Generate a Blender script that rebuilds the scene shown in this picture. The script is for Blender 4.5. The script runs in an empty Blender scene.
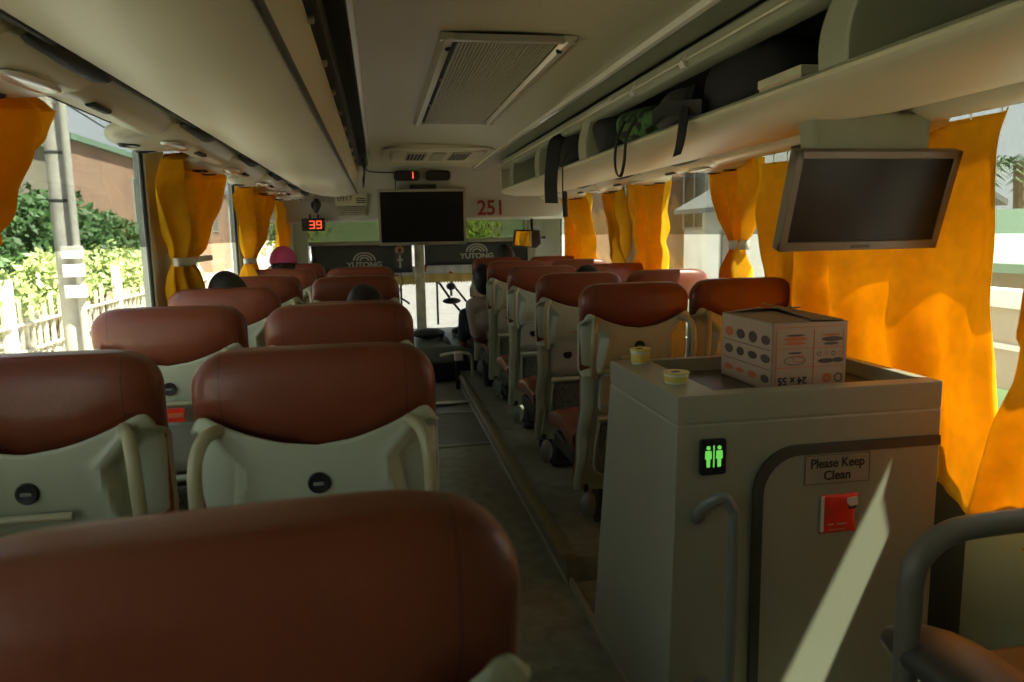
import bpy, bmesh, math, random
from mathutils import Vector, Matrix, noise
PI = math.pi
random.seed(7)
C = bpy.context.scene.collection
CAMZ = 1.43

# ------------------------------------------------------------------ materials
def mat(name, col, rough=.5, metal=0, nscale=0, namt=0, bump=0, bscale=60, spec=.5, emit=None, estr=1, coat=0):
    m = bpy.data.materials.new(name); m.use_nodes = True
    nt = m.node_tree; b = nt.nodes['Principled BSDF']
    b.inputs['Base Color'].default_value = (*col, 1)
    b.inputs['Roughness'].default_value = rough
    b.inputs['Metallic'].default_value = metal
    b.inputs['Specular IOR Level'].default_value = spec
    b.inputs['Coat Weight'].default_value = coat
    if emit:
        b.inputs['Emission Color'].default_value = (*emit, 1)
        b.inputs['Emission Strength'].default_value = estr
    tc = nt.nodes.new('ShaderNodeTexCoord')
    if namt:
        n = nt.nodes.new('ShaderNodeTexNoise'); n.inputs['Scale'].default_value = nscale; n.inputs['Detail'].default_value = 4
        nt.links.new(tc.outputs['Object'], n.inputs['Vector'])
        r = nt.nodes.new('ShaderNodeValToRGB')
        r.color_ramp.elements[0].position = .3; r.color_ramp.elements[1].position = .7
        r.color_ramp.elements[0].color = tuple(c*(1-namt) for c in col)+(1,)
        r.color_ramp.elements[1].color = tuple(min(1, c*(1+namt)) for c in col)+(1,)
        nt.links.new(n.outputs['Fac'], r.inputs['Fac']); nt.links.new(r.outputs['Color'], b.inputs['Base Color'])
    if bump:
        n2 = nt.nodes.new('ShaderNodeTexNoise'); n2.inputs['Scale'].default_value = bscale
        nt.links.new(tc.outputs['Object'], n2.inputs['Vector'])
        bp = nt.nodes.new('ShaderNodeBump'); bp.inputs['Strength'].default_value = bump; bp.inputs['Distance'].default_value = .002
        nt.links.new(n2.outputs['Fac'], bp.inputs['Height']); nt.links.new(bp.outputs['Normal'], b.inputs['Normal'])
    return m

def glass_mat(name, tint, refl=.05, rough=.0):
    m = bpy.data.materials.new(name); m.use_nodes = True
    nt = m.node_tree; nt.nodes.clear()
    o = nt.nodes.new('ShaderNodeOutputMaterial'); t = nt.nodes.new('ShaderNodeBsdfTransparent'); g = nt.nodes.new('ShaderNodeBsdfGlossy')
    t.inputs['Color'].default_value = (*tint, 1); g.inputs['Roughness'].default_value = rough
    lw = nt.nodes.new('ShaderNodeLayerWeight'); lw.inputs['Blend'].default_value = .5
    pw = nt.nodes.new('ShaderNodeMath'); pw.operation = 'POWER'; pw.inputs[1].default_value = 5
    ma = nt.nodes.new('ShaderNodeMath'); ma.operation = 'MULTIPLY_ADD'; ma.inputs[1].default_value = .35; ma.inputs[2].default_value = refl*.5
    nt.links.new(lw.outputs['Facing'], pw.inputs[0]); nt.links.new(pw.outputs[0], ma.inputs[0])
    mx = nt.nodes.new('ShaderNodeMixShader')
    nt.links.new(ma.outputs[0], mx.inputs['Fac'])
    nt.links.new(t.outputs[0], mx.inputs[1]); nt.links.new(g.outputs[0], mx.inputs[2]); nt.links.new(mx.outputs[0], o.inputs[0])
    return m

def cloth_mat(name, col, trans=.5):
    m = bpy.data.materials.new(name); m.use_nodes = True
    nt = m.node_tree; nt.nodes.clear()
    o = nt.nodes.new('ShaderNodeOutputMaterial'); d = nt.nodes.new('ShaderNodeBsdfDiffuse'); t = nt.nodes.new('ShaderNodeBsdfTranslucent')
    tc = nt.nodes.new('ShaderNodeTexCoord'); w = nt.nodes.new('ShaderNodeTexNoise'); w.inputs['Scale'].default_value = 25
    r = nt.nodes.new('ShaderNodeValToRGB')
    r.color_ramp.elements[0].color = tuple(c*.86 for c in col)+(1,); r.color_ramp.elements[1].color = tuple(min(1, c*1.1) for c in col)+(1,)
    nt.links.new(tc.outputs['Object'], w.inputs['Vector']); nt.links.new(w.outputs['Fac'], r.inputs['Fac'])
    nt.links.new(r.outputs[0], d.inputs[0]); nt.links.new(r.outputs[0], t.inputs[0])
    mx = nt.nodes.new('ShaderNodeMixShader'); mx.inputs[0].default_value = trans
    nt.links.new(d.outputs[0], mx.inputs[1]); nt.links.new(t.outputs[0], mx.inputs[2]); nt.links.new(mx.outputs[0], o.inputs[0])
    return m

def leather_mat():
    m = mat('maroon_leather', (.19, .048, .022), .36, nscale=3, namt=.22, bump=.25, bscale=140, spec=.5)
    nt = m.node_tree; b = nt.nodes['Principled BSDF']
    src = b.inputs['Base Color'].links[0].from_socket
    tc = nt.nodes.new('ShaderNodeTexCoord'); sx = nt.nodes.new('ShaderNodeSeparateXYZ')
    nt.links.new(tc.outputs['Object'], sx.inputs[0])
    a = nt.nodes.new('ShaderNodeMath'); a.operation = 'ABSOLUTE'; nt.links.new(sx.outputs['X'], a.inputs[0])
    s = nt.nodes.new('ShaderNodeMath'); s.operation = 'SUBTRACT'; s.inputs[1].default_value = .17; nt.links.new(a.outputs[0], s.inputs[0])
    a2 = nt.nodes.new('ShaderNodeMath'); a2.operation = 'ABSOLUTE'; nt.links.new(s.outputs[0], a2.inputs[0])
    l = nt.nodes.new('ShaderNodeMath'); l.operation = 'LESS_THAN'; l.inputs[1].default_value = .0014; nt.links.new(a2.outputs[0], l.inputs[0])
    mx = nt.nodes.new('ShaderNodeMix'); mx.data_type = 'RGBA'; mx.inputs['B'].default_value = (.11, .028, .016, 1)
    nt.links.new(l.outputs[0], mx.inputs['Factor']); nt.links.new(src, mx.inputs['A']); nt.links.new(mx.outputs['Result'], b.inputs['Base Color'])
    return m

def mesh_mat(name, c1, c2, scale):
    m = mat(name, c1, .7); nt = m.node_tree; b = nt.nodes['Principled BSDF']
    tc = nt.nodes.new('ShaderNodeTexCoord'); v = nt.nodes.new('ShaderNodeTexVoronoi'); v.inputs['Scale'].default_value = scale
    nt.links.new(tc.outputs['Object'], v.inputs['Vector'])
    r = nt.nodes.new('ShaderNodeValToRGB'); r.color_ramp.elements[0].position = .3; r.color_ramp.elements[1].position = .45
    r.color_ramp.elements[0].color = (*c2, 1); r.color_ramp.elements[1].color = (*c1, 1)
    nt.links.new(v.outputs['Distance'], r.inputs['Fac']); nt.links.new(r.outputs[0], b.inputs['Base Color'])
    return m

def stripe_mat(name, c1, c2, axis, scale, rough=.6, bump=0):
    m = mat(name, c1, rough); nt = m.node_tree; b = nt.nodes['Principled BSDF']
    tc = nt.nodes.new('ShaderNodeTexCoord'); w = nt.nodes.new('ShaderNodeTexWave'); w.bands_direction = axis; w.inputs['Scale'].default_value = scale
    w.inputs['Distortion'].default_value = .4
    nt.links.new(tc.outputs['Object'], w.inputs['Vector'])
    r = nt.nodes.new('ShaderNodeValToRGB'); r.color_ramp.elements[0].color = (*c1, 1); r.color_ramp.elements[1].color = (*c2, 1)
    nt.links.new(w.outputs['Fac'], r.inputs['Fac']); nt.links.new(r.outputs[0], b.inputs['Base Color'])
    return m

M = {}
M['leather'] = leather_mat()
M['shell'] = mat('seat_shell_plastic', (.45, .50, .37), .34, nscale=2, namt=.04, bump=.1, bscale=300)
M['shell2'] = mat('seat_panel_plastic', (.38, .42, .33), .42, bump=.1, bscale=300)
M['handle'] = mat('cream_handle_plastic', (.40, .39, .24), .3)
M['black'] = mat('black_plastic', (.012, .013, .012), .4)
M['dark'] = mat('dark_rubber', (.03, .032, .028), .65)
M['net'] = mesh_mat('pocket_net', (.17, .19, .15), (.05, .06, .045), 90)
M['steelgrey'] = mat('painted_grey_steel', (.20, .23, .20), .4)
M['cream'] = mat('cream_moulding', (.66, .63, .45), .28, nscale=1.2, namt=.04)
M['ceil'] = mat('ceiling_laminate', (.56, .54, .35), .33, nscale=1.5, namt=.03)
M['rackc'] = mat('rack_laminate', (.66, .62, .43), .45, nscale=1.5, namt=.04)
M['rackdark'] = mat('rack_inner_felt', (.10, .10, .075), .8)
M['beam'] = mat('rack_beam_paint', (.30, .31, .21), .35)
M['metal'] = mat('brushed_aluminium', (.72, .70, .58), .3, metal=.75)
M['wall'] = mat('wall_laminate', (.50, .51, .43), .45, nscale=2, namt=.05)
M['pillar'] = mat('pillar_laminate', (.68, .69, .56), .42)
M['floor'] = mat('vinyl_floor', (.25, .265, .20), .30, nscale=14, namt=.25, bump=.4, bscale=30)
M['toilet'] = mat('toilet_grp', (.36, .375, .275), .36, nscale=1.5, namt=.06, bump=.15, bscale=200)
M['toiletside'] = M['toilet']
M['tray'] = mat('tray_plastic', (.075, .08, .065), .25)
M['gasket'] = mat('door_gasket', (.06, .065, .05), .5)
M['orange'] = cloth_mat('orange_curtain', (.90, .52, .025), .42)
M['band'] = mat('curtain_band', (.62, .62, .50), .5)
M['screen'] = mat('screen_glass', (.006, .006, .006), .35, spec=.25)
M['tvframe'] = mat('tv_bezel', (.32, .30, .22), .35)
M['tvdark'] = mat('tv_bezel_dark', (.18, .14, .10), .35)
M['glass'] = glass_mat('clear_glass', (.93, .96, .92))
M['film'] = glass_mat('tinted_film', (.55, .565, .58))
M['film2'] = glass_mat('light_tinted_film', (.62, .63, .62))
M['green'] = glass_mat('green_sun_band', (.36, .41, .25))
M['grille'] = mat('grille_slats', (.42, .41, .28), .4)
M['lens'] = mat('lamp_lens', (.72, .70, .60), .12, coat=.5)
M['blind'] = mat('roller_blind', (.055, .058, .052), .8, nscale=20, namt=.08)
M['print'] = mat('pale_print', (.45, .45, .38), .6)
M['redprint'] = mat('red_print', (.22, .02, .012), .5)
M['darkprint'] = mat('dark_print', (.035, .03, .022), .5)
M['brownprint'] = mat('brown_print', (.10, .07, .05), .6)
M['orangeprint'] = mat('orange_print', (.62, .16, .05), .6)
M['plate'] = mat('brushed_sign_plate', (.40, .385, .30), .3, metal=.3, nscale=30, namt=.06)
M['red'] = mat('red_foil', (.88, .045, .015), .3, nscale=18, namt=.15)
M['white'] = mat('white_paper', (.75, .74, .68), .6)
M['yellow'] = mat('yellow_lid', (.72, .62, .13), .35)
M['card'] = mat('carton_card', (.50, .37, .26), .7, nscale=12, namt=.06)
M['cardb'] = mat('carton_brown', (.36, .26, .16), .75, nscale=12, namt=.08)
M['led_red'] = mat('red_led', (.3, .01, .0), .5, emit=(1, .10, .03), estr=.9)
M['led_green'] = mat('green_sign_light', (.1, .4, .05), .5, emit=(.25, 1, .16), estr=.30)
M['skin'] = mat('skin', (.30, .15, .09), .5)
M['hair'] = mat('black_hair', (.010, .009, .008), .5)
M['greyshirt'] = mat('grey_shirt', (.50, .50, .44), .8, nscale=15, namt=.08)
M['navy'] = mat('dark_shirt', (.03, .035, .045), .8, nscale=15, namt=.1)
M['trouser'] = mat('dark_trousers', (.02, .022, .026), .8)
M['pink'] = mat('pink_cap', (.62, .10, .28), .7)
M['bag'] = mat('black_bag_fabric', (.008, .009, .009), .75, nscale=20, namt=.3)
M['greybag'] = mat('grey_bag_fabric', (.05, .05, .045), .8, nscale=20, namt=.3)
M['fringe'] = stripe_mat('yellow_fringe', (.62, .45, .12), (.75, .58, .2), 'X', 30)
# floral valance: white cloth with red blotches
def floral():
    m = mat('floral_valance', (.7, .7, .66), .8); nt = m.node_tree; b = nt.nodes['Principled BSDF']
    tc = nt.nodes.new('ShaderNodeTexCoord'); n = nt.nodes.new('ShaderNodeTexNoise'); n.inputs['Scale'].default_value = 9; n.inputs['Detail'].default_value = 1
    nt.links.new(tc.outputs['Object'], n.inputs['Vector'])
    r = nt.nodes.new('ShaderNodeValToRGB'); r.color_ramp.interpolation = 'CONSTANT'
    r.color_ramp.elements[0].color = (.70, .69, .64, 1); r.color_ramp.elements[1].color = (.55, .05, .03, 1); r.color_ramp.elements[1].position = .62
    e = r.color_ramp.elements.new(.36); e.color = (.72, .71, .67, 1)
    nt.links.new(n.outputs['Fac'], r.inputs['Fac']); nt.links.new(r.outputs[0], b.inputs['Base Color'])
    return m
M['floral'] = floral()
def camo():
    m = mat('camouflage_cloth', (.03, .07, .02), .8); nt = m.node_tree; b = nt.nodes['Principled BSDF']
    tc = nt.nodes.new('ShaderNodeTexCoord'); n = nt.nodes.new('ShaderNodeTexNoise'); n.inputs['Scale'].default_value = 28; n.inputs['Detail'].default_value = 1
    nt.links.new(tc.outputs['Object'], n.inputs['Vector'])
    r = nt.nodes.new('ShaderNodeValToRGB'); r.color_ramp.interpolation = 'CONSTANT'
    r.color_ramp.elements[0].color = (.012, .02, .01, 1); r.color_ramp.elements[1].color = (.05, .15, .03, 1); r.color_ramp.elements[1].position = .48
    e = r.color_ramp.elements.new(.56); e.color = (.09, .20, .06, 1)
    nt.links.new(n.outputs['Fac'], r.inputs['Fac']); nt.links.new(r.outputs[0], b.inputs['Base Color'])
    return m
M['camo'] = camo()
# outside
M['asphalt'] = mat('pale_concrete_road', (.27, .265, .245), .9, nscale=1.5, namt=.12)
M['soil'] = mat('verge_soil', (.36, .34, .27), .95, nscale=1.2, namt=.25)
M['leaf1'] = mat('hedge_leaf', (.30, .38, .12), .6, nscale=1.5, namt=.35)
M['leaf2'] = mat('tree_leaf', (.05, .115, .028), .6, nscale=1, namt=.35)
M['trunk'] = mat('tree_trunk', (.20, .15, .10), .9, nscale=5, namt=.3)
M['brownwall'] = mat('brown_rendered_wall', (.34, .21, .145), .9, nscale=.5, namt=.12)
M['greywall'] = mat('grey_brown_wall', (.24, .215, .16), .9, nscale=.4, namt=.12)
M['whitewall'] = mat('whitewashed_wall', (.66, .64, .58), .85, nscale=1, namt=.08)
M['roofgrey'] = mat('grey_roof_sheet', (.20, .21, .20), .6, nscale=2, namt=.1)
M['roofgreen'] = mat('green_roof_sheet', (.16, .25, .17), .6)
M['redtrim'] = mat('red_trim', (.50, .14, .09), .7)
M['beigewall'] = mat('beige_wall', (.36, .31, .24), .9, nscale=.8, namt=.1)
M['greenwall'] = mat('pale_green_wall', (.30, .50, .27), .85)
M['windowdark'] = mat('house_window_glass', (.05, .06, .06), .15)
M['concrete'] = mat('weathered_concrete', (.38, .36, .31), .9, nscale=4, namt=.15)
M['wire'] = mat('black_cable', (.03, .03, .03), .7)
M['fencewood'] = mat('weathered_fence', (.47, .43, .34), .9, nscale=3, namt=.25)
M['carpaint'] = mat('white_car_paint', (.6, .6, .6), .25, coat=.4)

# ------------------------------------------------------------------ helpers
ORG = {}
def thing(name, label, cat, loc=(0, 0, 0), group=None, rz=0, kind=None):
    o = bpy.data.objects.new(name, None); C.objects.link(o); o.empty_display_size = .05
    o.location = loc; o.rotation_euler = (0, 0, rz)
    if label: o['label'] = label
    if cat: o['category'] = cat
    if group: o['group'] = group
    if kind: o['kind'] = kind
    ORG[o.name] = Vector(loc)
    return o
def tag(o, label=None, cat=None, group=None, kind=None):
    if label: o['label'] = label
    if cat: o['category'] = cat
    if group: o['group'] = group
    if kind: o['kind'] = kind
    return o

class MB:
    def __init__(s): s.v = []; s.f = []
    def add(s, vs, fs):
        k = len(s.v); s.v += [Vector(v) for v in vs]; s.f += [tuple(i+k for i in f) for f in fs]; return s
    def box(s, x0, x1, y0, y1, z0, z1):
        return s.add([(x0,y0,z0),(x1,y0,z0),(x1,y1,z0),(x0,y1,z0),(x0,y0,z1),(x1,y0,z1),(x1,y1,z1),(x0,y1,z1)],
                     [(0,3,2,1),(4,5,6,7),(0,1,5,4),(1,2,6,5),(2,3,7,6),(3,0,4,7)])
    def prism(s, poly, axis, a, b):     # closed polygon swept along an axis
        n = len(poly)
        def P(p, t): return {'Y': (p[0], t, p[1]), 'X': (t, p[0], p[1]), 'Z': (p[0], p[1], t)}[axis]
        vs = [P(p, a) for p in poly]+[P(p, b) for p in poly]
        fs = [tuple(range(n))[::-1], tuple(range(n, 2*n))]+[(i, (i+1) % n, n+(i+1) % n, n+i) for i in range(n)]
        return s.add(vs, fs)
    def tube(s, path, r, n=10, closed=False, sub=0):
        P = [Vector(p) for p in path]
        if sub: P = catmull(P, sub)
        R = r if isinstance(r, (list, tuple)) else None
        m = len(P); vs = []; up = None
        for i, p in enumerate(P):
            t = (P[min(i+1, m-1)]-P[max(i-1, 0)])
            if t.length < 1e-9: t = Vector((0, 0, 1))
            t.normalize()
            if up is None:
                up = t.orthogonal().normalized()
            else:
                up = (up-t*up.dot(t)); up = up.normalized() if up.length > 1e-6 else t.orthogonal().normalized()
            q = t.cross(up)
            rr = r if R is None else R[int(i*(len(R)-1)/(m-1))] if sub == 0 and len(R) != m else (R[i] if len(R) == m else R[0]+(R[-1]-R[0])*i/(m-1))
            for k in range(n):
                a = 2*PI*k/n; vs.append(p+(up*math.cos(a)+q*math.sin(a))*rr)
        fs = [(i*n+k, i*n+(k+1) % n, (i+1)*n+(k+1) % n, (i+1)*n+k) for i in range(m-1) for k in range(n)]
        fs += [tuple(range(n))[::-1], tuple(range((m-1)*n, m*n))]
        return s.add(vs, fs)
    def strip(s, path, wdir, w, t, sub=0):   # flat ribbon with thickness
        P = [Vector(p) for p in path]
        if sub: P = catmull(P, sub)
        wd = Vector(wdir).normalized(); vs = []; m = len(P)
        for i, p in enumerate(P):
            tt = (P[min(i+1, m-1)]-P[max(i-1, 0)]).normalized(); nn = tt.cross(wd).normalized()
            for a, b in ((-1,-1),(1,-1),(1,1),(-1,1)): vs.append(p+wd*a*w/2+nn*b*t/2)
        fs = [(i*4+k, i*4+(k+1) % 4, i*4+4+(k+1) % 4, i*4+4+k) for i in range(m-1) for k in range(4)]+[(3,2,1,0), tuple(range(m*4-4, m*4))]
        return s.add(vs, fs)
    def lathe(s, prof, c, n=24, axis='Z'):
        vs = []; m = len(prof); c = Vector(c)
        for r, h in prof:
            for k in range(n):
                a = 2*PI*k/n; x, y = r*math.cos(a), r*math.sin(a)
                vs.append(c+Vector({'Z': (x, y, h), 'Y': (x, h, y), 'X': (h, x, y)}[axis]))
        fs = [(i*n+k, i*n+(k+1) % n, (i+1)*n+(k+1) % n, (i+1)*n+k) for i in range(m-1) for k in range(n)]
        fs += [tuple(range(n))[::-1], tuple(range((m-1)*n, m*n))]
        return s.add(vs, fs)
    def ell(s, c, rx, ry, rz, nu=20, nv=12, jitter=0, seed=0):
        c = Vector(c); vs = [c+Vector((0,0,-rz))]
        for j in range(1, nv):
            ph = -PI/2+PI*j/nv
            for i in range(nu):
                a = 2*PI*i/nu; d = Vector((math.cos(ph)*math.cos(a)*rx, math.cos(ph)*math.sin(a)*ry, math.sin(ph)*rz))
                if jitter: d *= 1+jitter*noise.noise(d*9+Vector((seed, 0, 0)))
                vs.append(c+d)
        vs.append(c+Vector((0,0,rz))); L = len(vs)-1; fs = []
        for i in range(nu): fs.append((0, 1+(i+1) % nu, 1+i)); fs.append((L, L-nu+i, L-nu+(i+1) % nu))
        for j in range(nv-2):
            for i in range(nu): fs.append((1+j*nu+i, 1+j*nu+(i+1) % nu, 1+(j+1)*nu+(i+1) % nu, 1+(j+1)*nu+i))
        return s.add(vs, fs)
    def grid(s, rows, closed=False):
        m, n = len(rows), len(rows[0])
        vs = [p for r in rows for p in r]
        fs = [(i*n+k, i*n+(k+1) % n, (i+1)*n+(k+1) % n, (i+1)*n+k) for i in range(m-1) for k in range(n if closed else n-1)]
        if closed: fs += [tuple(range(n))[::-1], tuple(range((m-1)*n, m*n))]
        return s.add(vs, fs)
    def build(s, name, m, parent=None, smooth=True, bevel=0, bseg=2, solid=0, sub=0, weld=False, org=None):
        me = bpy.data.meshes.new(name)
        o0 = Vector(org) if org is not None else (ORG.get(parent.name, Vector()) if parent else Vector())
        me.from_pydata([tuple(v-o0) for v in s.v], [], s.f); me.update()
        bm = bmesh.new(); bm.from_mesh(me)
        if weld: bmesh.ops.remove_doubles(bm, verts=bm.verts, dist=1e-5)
        bmesh.ops.recalc_face_normals(bm, faces=bm.faces); bm.to_mesh(me); bm.free()
        me.materials.append(m)
        o = bpy.data.objects.new(name, me); C.objects.link(o)
        if parent: o.parent = parent; ORG[o.name] = o0
        elif org is not None: o.location = o0
        if bevel:
            b = o.modifiers.new('edge', 'BEVEL'); b.width = bevel; b.segments = bseg; b.limit_method = 'ANGLE'; b.angle_limit = math.radians(40)
        if solid:
            b = o.modifiers.new('thick', 'SOLIDIFY'); b.thickness = solid; b.offset = 0
        if sub:
            b = o.modifiers.new('sub', 'SUBSURF'); b.levels = b.render_levels = sub
        if smooth:
            me.polygons.foreach_set('use_smooth', [True]*len(me.polygons))
            bm = bmesh.new(); bm.from_mesh(me)
            for e in bm.edges:
                if len(e.link_faces) == 2 and e.calc_face_angle(0) > math.radians(42): e.smooth = False
            bm.to_mesh(me); bm.free()
        return o

def catmull(P, sub):
    out = []
    for i in range(len(P)-1):
        p0, p1, p2, p3 = P[max(i-1, 0)], P[i], P[i+1], P[min(i+2, len(P)-1)]
        for k in range(sub):
            t = k/sub
            out.append(.5*((2*p1)+(p2-p0)*t+(2*p0-5*p1+4*p2-p3)*t*t+(3*p1-p0-3*p2+p3)*t**3))
    out.append(P[-1]); return out

def interp(x, xs, ys):
    if x <= xs[0]: return ys[0]
    for i in range(len(xs)-1):
        if x <= xs[i+1]:
            t = (x-xs[i])/(xs[i+1]-xs[i]); t = t*t*(3-2*t); return ys[i]+(ys[i+1]-ys[i])*t
    return ys[-1]
def sstep(a, b, x):
    t = max(0, min(1, (x-a)/(b-a))); return t*t*(3-2*t)

def text(name, body, size, loc, m, parent, rot=(PI/2, 0, 0), ext=.0008, sx=1, align='CENTER', bold=0):
    cu = bpy.data.curves.new('t', 'FONT'); cu.body = body; cu.size = size; cu.extrude = ext; cu.align_x = align; cu.align_y = 'CENTER'; cu.offset = bold
    to = bpy.data.objects.new('t', cu); C.objects.link(to)
    bpy.context.view_layer.update()
    me = bpy.data.meshes.new_from_object(to.evaluated_get(bpy.context.evaluated_depsgraph_get()))
    bpy.data.objects.remove(to); me.name = name
    me.transform(Matrix.Diagonal((sx, 1, 1, 1)))
    me.materials.clear(); me.materials.append(m)
    o = bpy.data.objects.new(name, me); C.objects.link(o)
    if parent:
        o.parent = parent; o.location = Vector(loc)-ORG.get(parent.name, Vector())
    else: o.location = loc
    o.rotation_euler = rot
    return o

def copy_tree(o, parent=None):
    c = o.copy(); C.objects.link(c)
    if parent: c.parent = parent
    for ch in list(o.children): copy_tree(ch, c)
    return c

def rrect(w, h, r, n=6, cx=0, cy=0):
    pts = []
    for (sx, sy, a0) in ((1,1,0), (-1,1,90), (-1,-1,180), (1,-1,270)):
        for k in range(n+1):
            a = math.radians(a0+90*k/n); pts.append((cx+sx*(w/2-r)+r*math.cos(a), cy+sy*(h/2-r)+r*math.sin(a)))
    return pts

# ------------------------------------------------------------------ the setting
XL, XR = -.93, 1.80            # inner wall faces
Y0, Y1 = -1.6, 8.7
PL = .12                       # seat platform height
def struct(o): o['kind'] = 'structure'; return o

struct(MB().box(-.02, .84, Y0, 8.75, -.06, 0).build('floor', M['floor'], smooth=False))
o = MB().box(XL-.06, -.02, Y0, 8.0, -.06, PL).build('floor_platform_pole_side', M['floor'], smooth=False); struct(o)
o = MB().box(.70, XR+.06, 2.80, 8.0, -.05, PL-.012).build('floor_platform_cabin_side', M['floor'], smooth=False); struct(o)
o = MB().box(.84, XR+.06, Y0, 2.80, -.06, 0).build('floor_stairwell_side', M['floor'], smooth=False); struct(o)
# metal nosing on the platform edge
m = MB().prism([(.672, PL-.012), (.672, PL+.012), (.715, PL+.016), (.735, PL+.004), (.735, PL-.012)], 'Y', 2.78, 7.0)
o = m.build('trim_1', mat('brass_edge_trim', (.42, .40, .24), .3, metal=.7), bevel=.003); struct(o)
o = MB().prism([(.694, 0), (.694, .018), (.70, .018), (.70, 0)], 'Y', 2.78, 7.0).build('trim_2', M['metal'], smooth=False); struct(o)
o = MB().prism([(-.005, PL-.012), (-.005, PL+.006), (-.05, PL+.01), (-.05, PL-.012)], 'Y', Y0, 7.0).build('trim_3', M['metal'], smooth=False); struct(o)
o = MB().prism([(.705, 0), (.705, .03), (.722, .03), (.725, 0)], 'Y', .2, 2.78).build('trim_4', M['metal'], smooth=False); struct(o)

# side walls: sill panel + header + pillars, windows between the pillars
def side_wall(side, x, sgn, zs, zt, pillars):
    xo = x+sgn*.045
    m = MB(); m.box(min(x, xo), max(x, xo), Y0, Y1+.1, -.3, zs); m.box(min(x, xo), max(x, xo), Y0, Y1+.1, zt, 2.16)
    for a, b in pillars: m.box(min(x, xo), max(x, xo), a, b, zs-.01, zt+.01)
    o = m.build('wall_'+side, M['pillar'], smooth=False); struct(o)
    return xo
LP = [(Y0, -1.1), (1.0, 1.30), (3.33, 3.62), (5.30, 5.60), (7.55, 8.8)]
RP = [(Y0, .95), (2.80, 3.02), (5.02, 5.30), (7.35, 8.8)]  # first span is unseen solid wall, added to darken the near seat
side_wall('pole_side', XL, -1, .92, 1.87, LP)
side_wall('cabin_side', XR, 1, .80, 1.83, RP)
def windows(x, sgn, zs, zt, pil, n0):
    n = n0
    for (a, b), (c, d) in zip(pil[:-1], pil[1:]):
        y0, y1 = b, c; xg = x+sgn*.028
        r = thing('window_%d' % n, None, None, ((x+sgn*.05), (y0+y1)/2, zs), kind='structure')
        # rubber frame with rounded corners
        pts = rrect(y1-y0-.02, zt-zs-.02, .07, 6, (y0+y1)/2, (zs+zt)/2)
        MB().tube([(x+sgn*.012, p[0], p[1]) for p in pts+pts[:1]], .008, 6).build('window_frame', M['dark'], r)
        MB().box(min(xg, xg+.006), max(xg, xg+.006), y0-.01, y1+.01, zs-.005, zt+.005).build('pane', M['glass'], r, smooth=False)
        MB().box(xg-sgn*.006, xg-sgn*.004, y0-.01, y1+.01, CAMZ-.03, zt+.003).build('tint_film', M['film'] if sgn < 0 else M['film2'], r, smooth=False)
        n += 1
    return n
nw = windows(XL, -1, .92, 1.87, LP, 1)
nw = windows(XR, 1, .80, 1.83, RP, nw)

# lower side panelling beside the stairwell
o = MB().box(XR-.012, XR, -.5, 1.95, 0, .80).build('trim_5', mat('side_panel_laminate', (.26, .29, .22), .5, nscale=3, namt=.06), smooth=False); struct(o)

o = MB().box(XR-.012, XR, 1.95, 2.9, 0, .80).build('trim_11', M['dark'], smooth=False); struct(o)  # dark sheet standing in for the shadow between cabin and side wall
# ceiling with gentle crown
def cz(x): 
    t = (x-.415)/.46
    return 2.055-.03*t*t
rows = []
for yy in (Y0, 7.0):
    rows.append([(x, yy, cz(x)) for x in [(-.045+.92*i/16) for i in range(17)]])
for yy in (7.0, Y0):
    rows.append([(x, yy, cz(x)+.03) for x in [(-.045+.92*i/16) for i in range(17)]])
rows.append(rows[0])
m = MB().grid(rows); struct(m.build('ceiling', M['ceil'], weld=True))
# roof skin that shuts the light out above the racks
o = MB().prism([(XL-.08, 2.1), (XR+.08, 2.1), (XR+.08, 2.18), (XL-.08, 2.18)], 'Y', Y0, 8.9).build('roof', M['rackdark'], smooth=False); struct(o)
# bright light rails along both edges of the ceiling
for n_, (a, s_) in enumerate(((-.06, 1), (.89, -1))):
    m = MB().prism([(a, 2.012), (a+s_*.006, 2.003), (a+s_*.022, 2.008), (a+s_*.026, 2.03), (a, 2.04)], 'Y', Y0, 6.9)
    o = m.build('trim_%d' % (6+n_), M['metal'] if n_ == 0 else M['lens'], bevel=.002); struct(o)
# recess floor above the gap between ceiling and rack
for n_, (a, b) in enumerate(((-.16, -.06), (.89, .985))):
    o = MB().box(a, b, Y0, 6.9, (2.045, 2.006)[n_], (2.075, 2.03)[n_]).build('trim_%d' % (8+n_), M['rackdark'] if n_ == 0 else M['beam'], smooth=False); struct(o)

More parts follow.
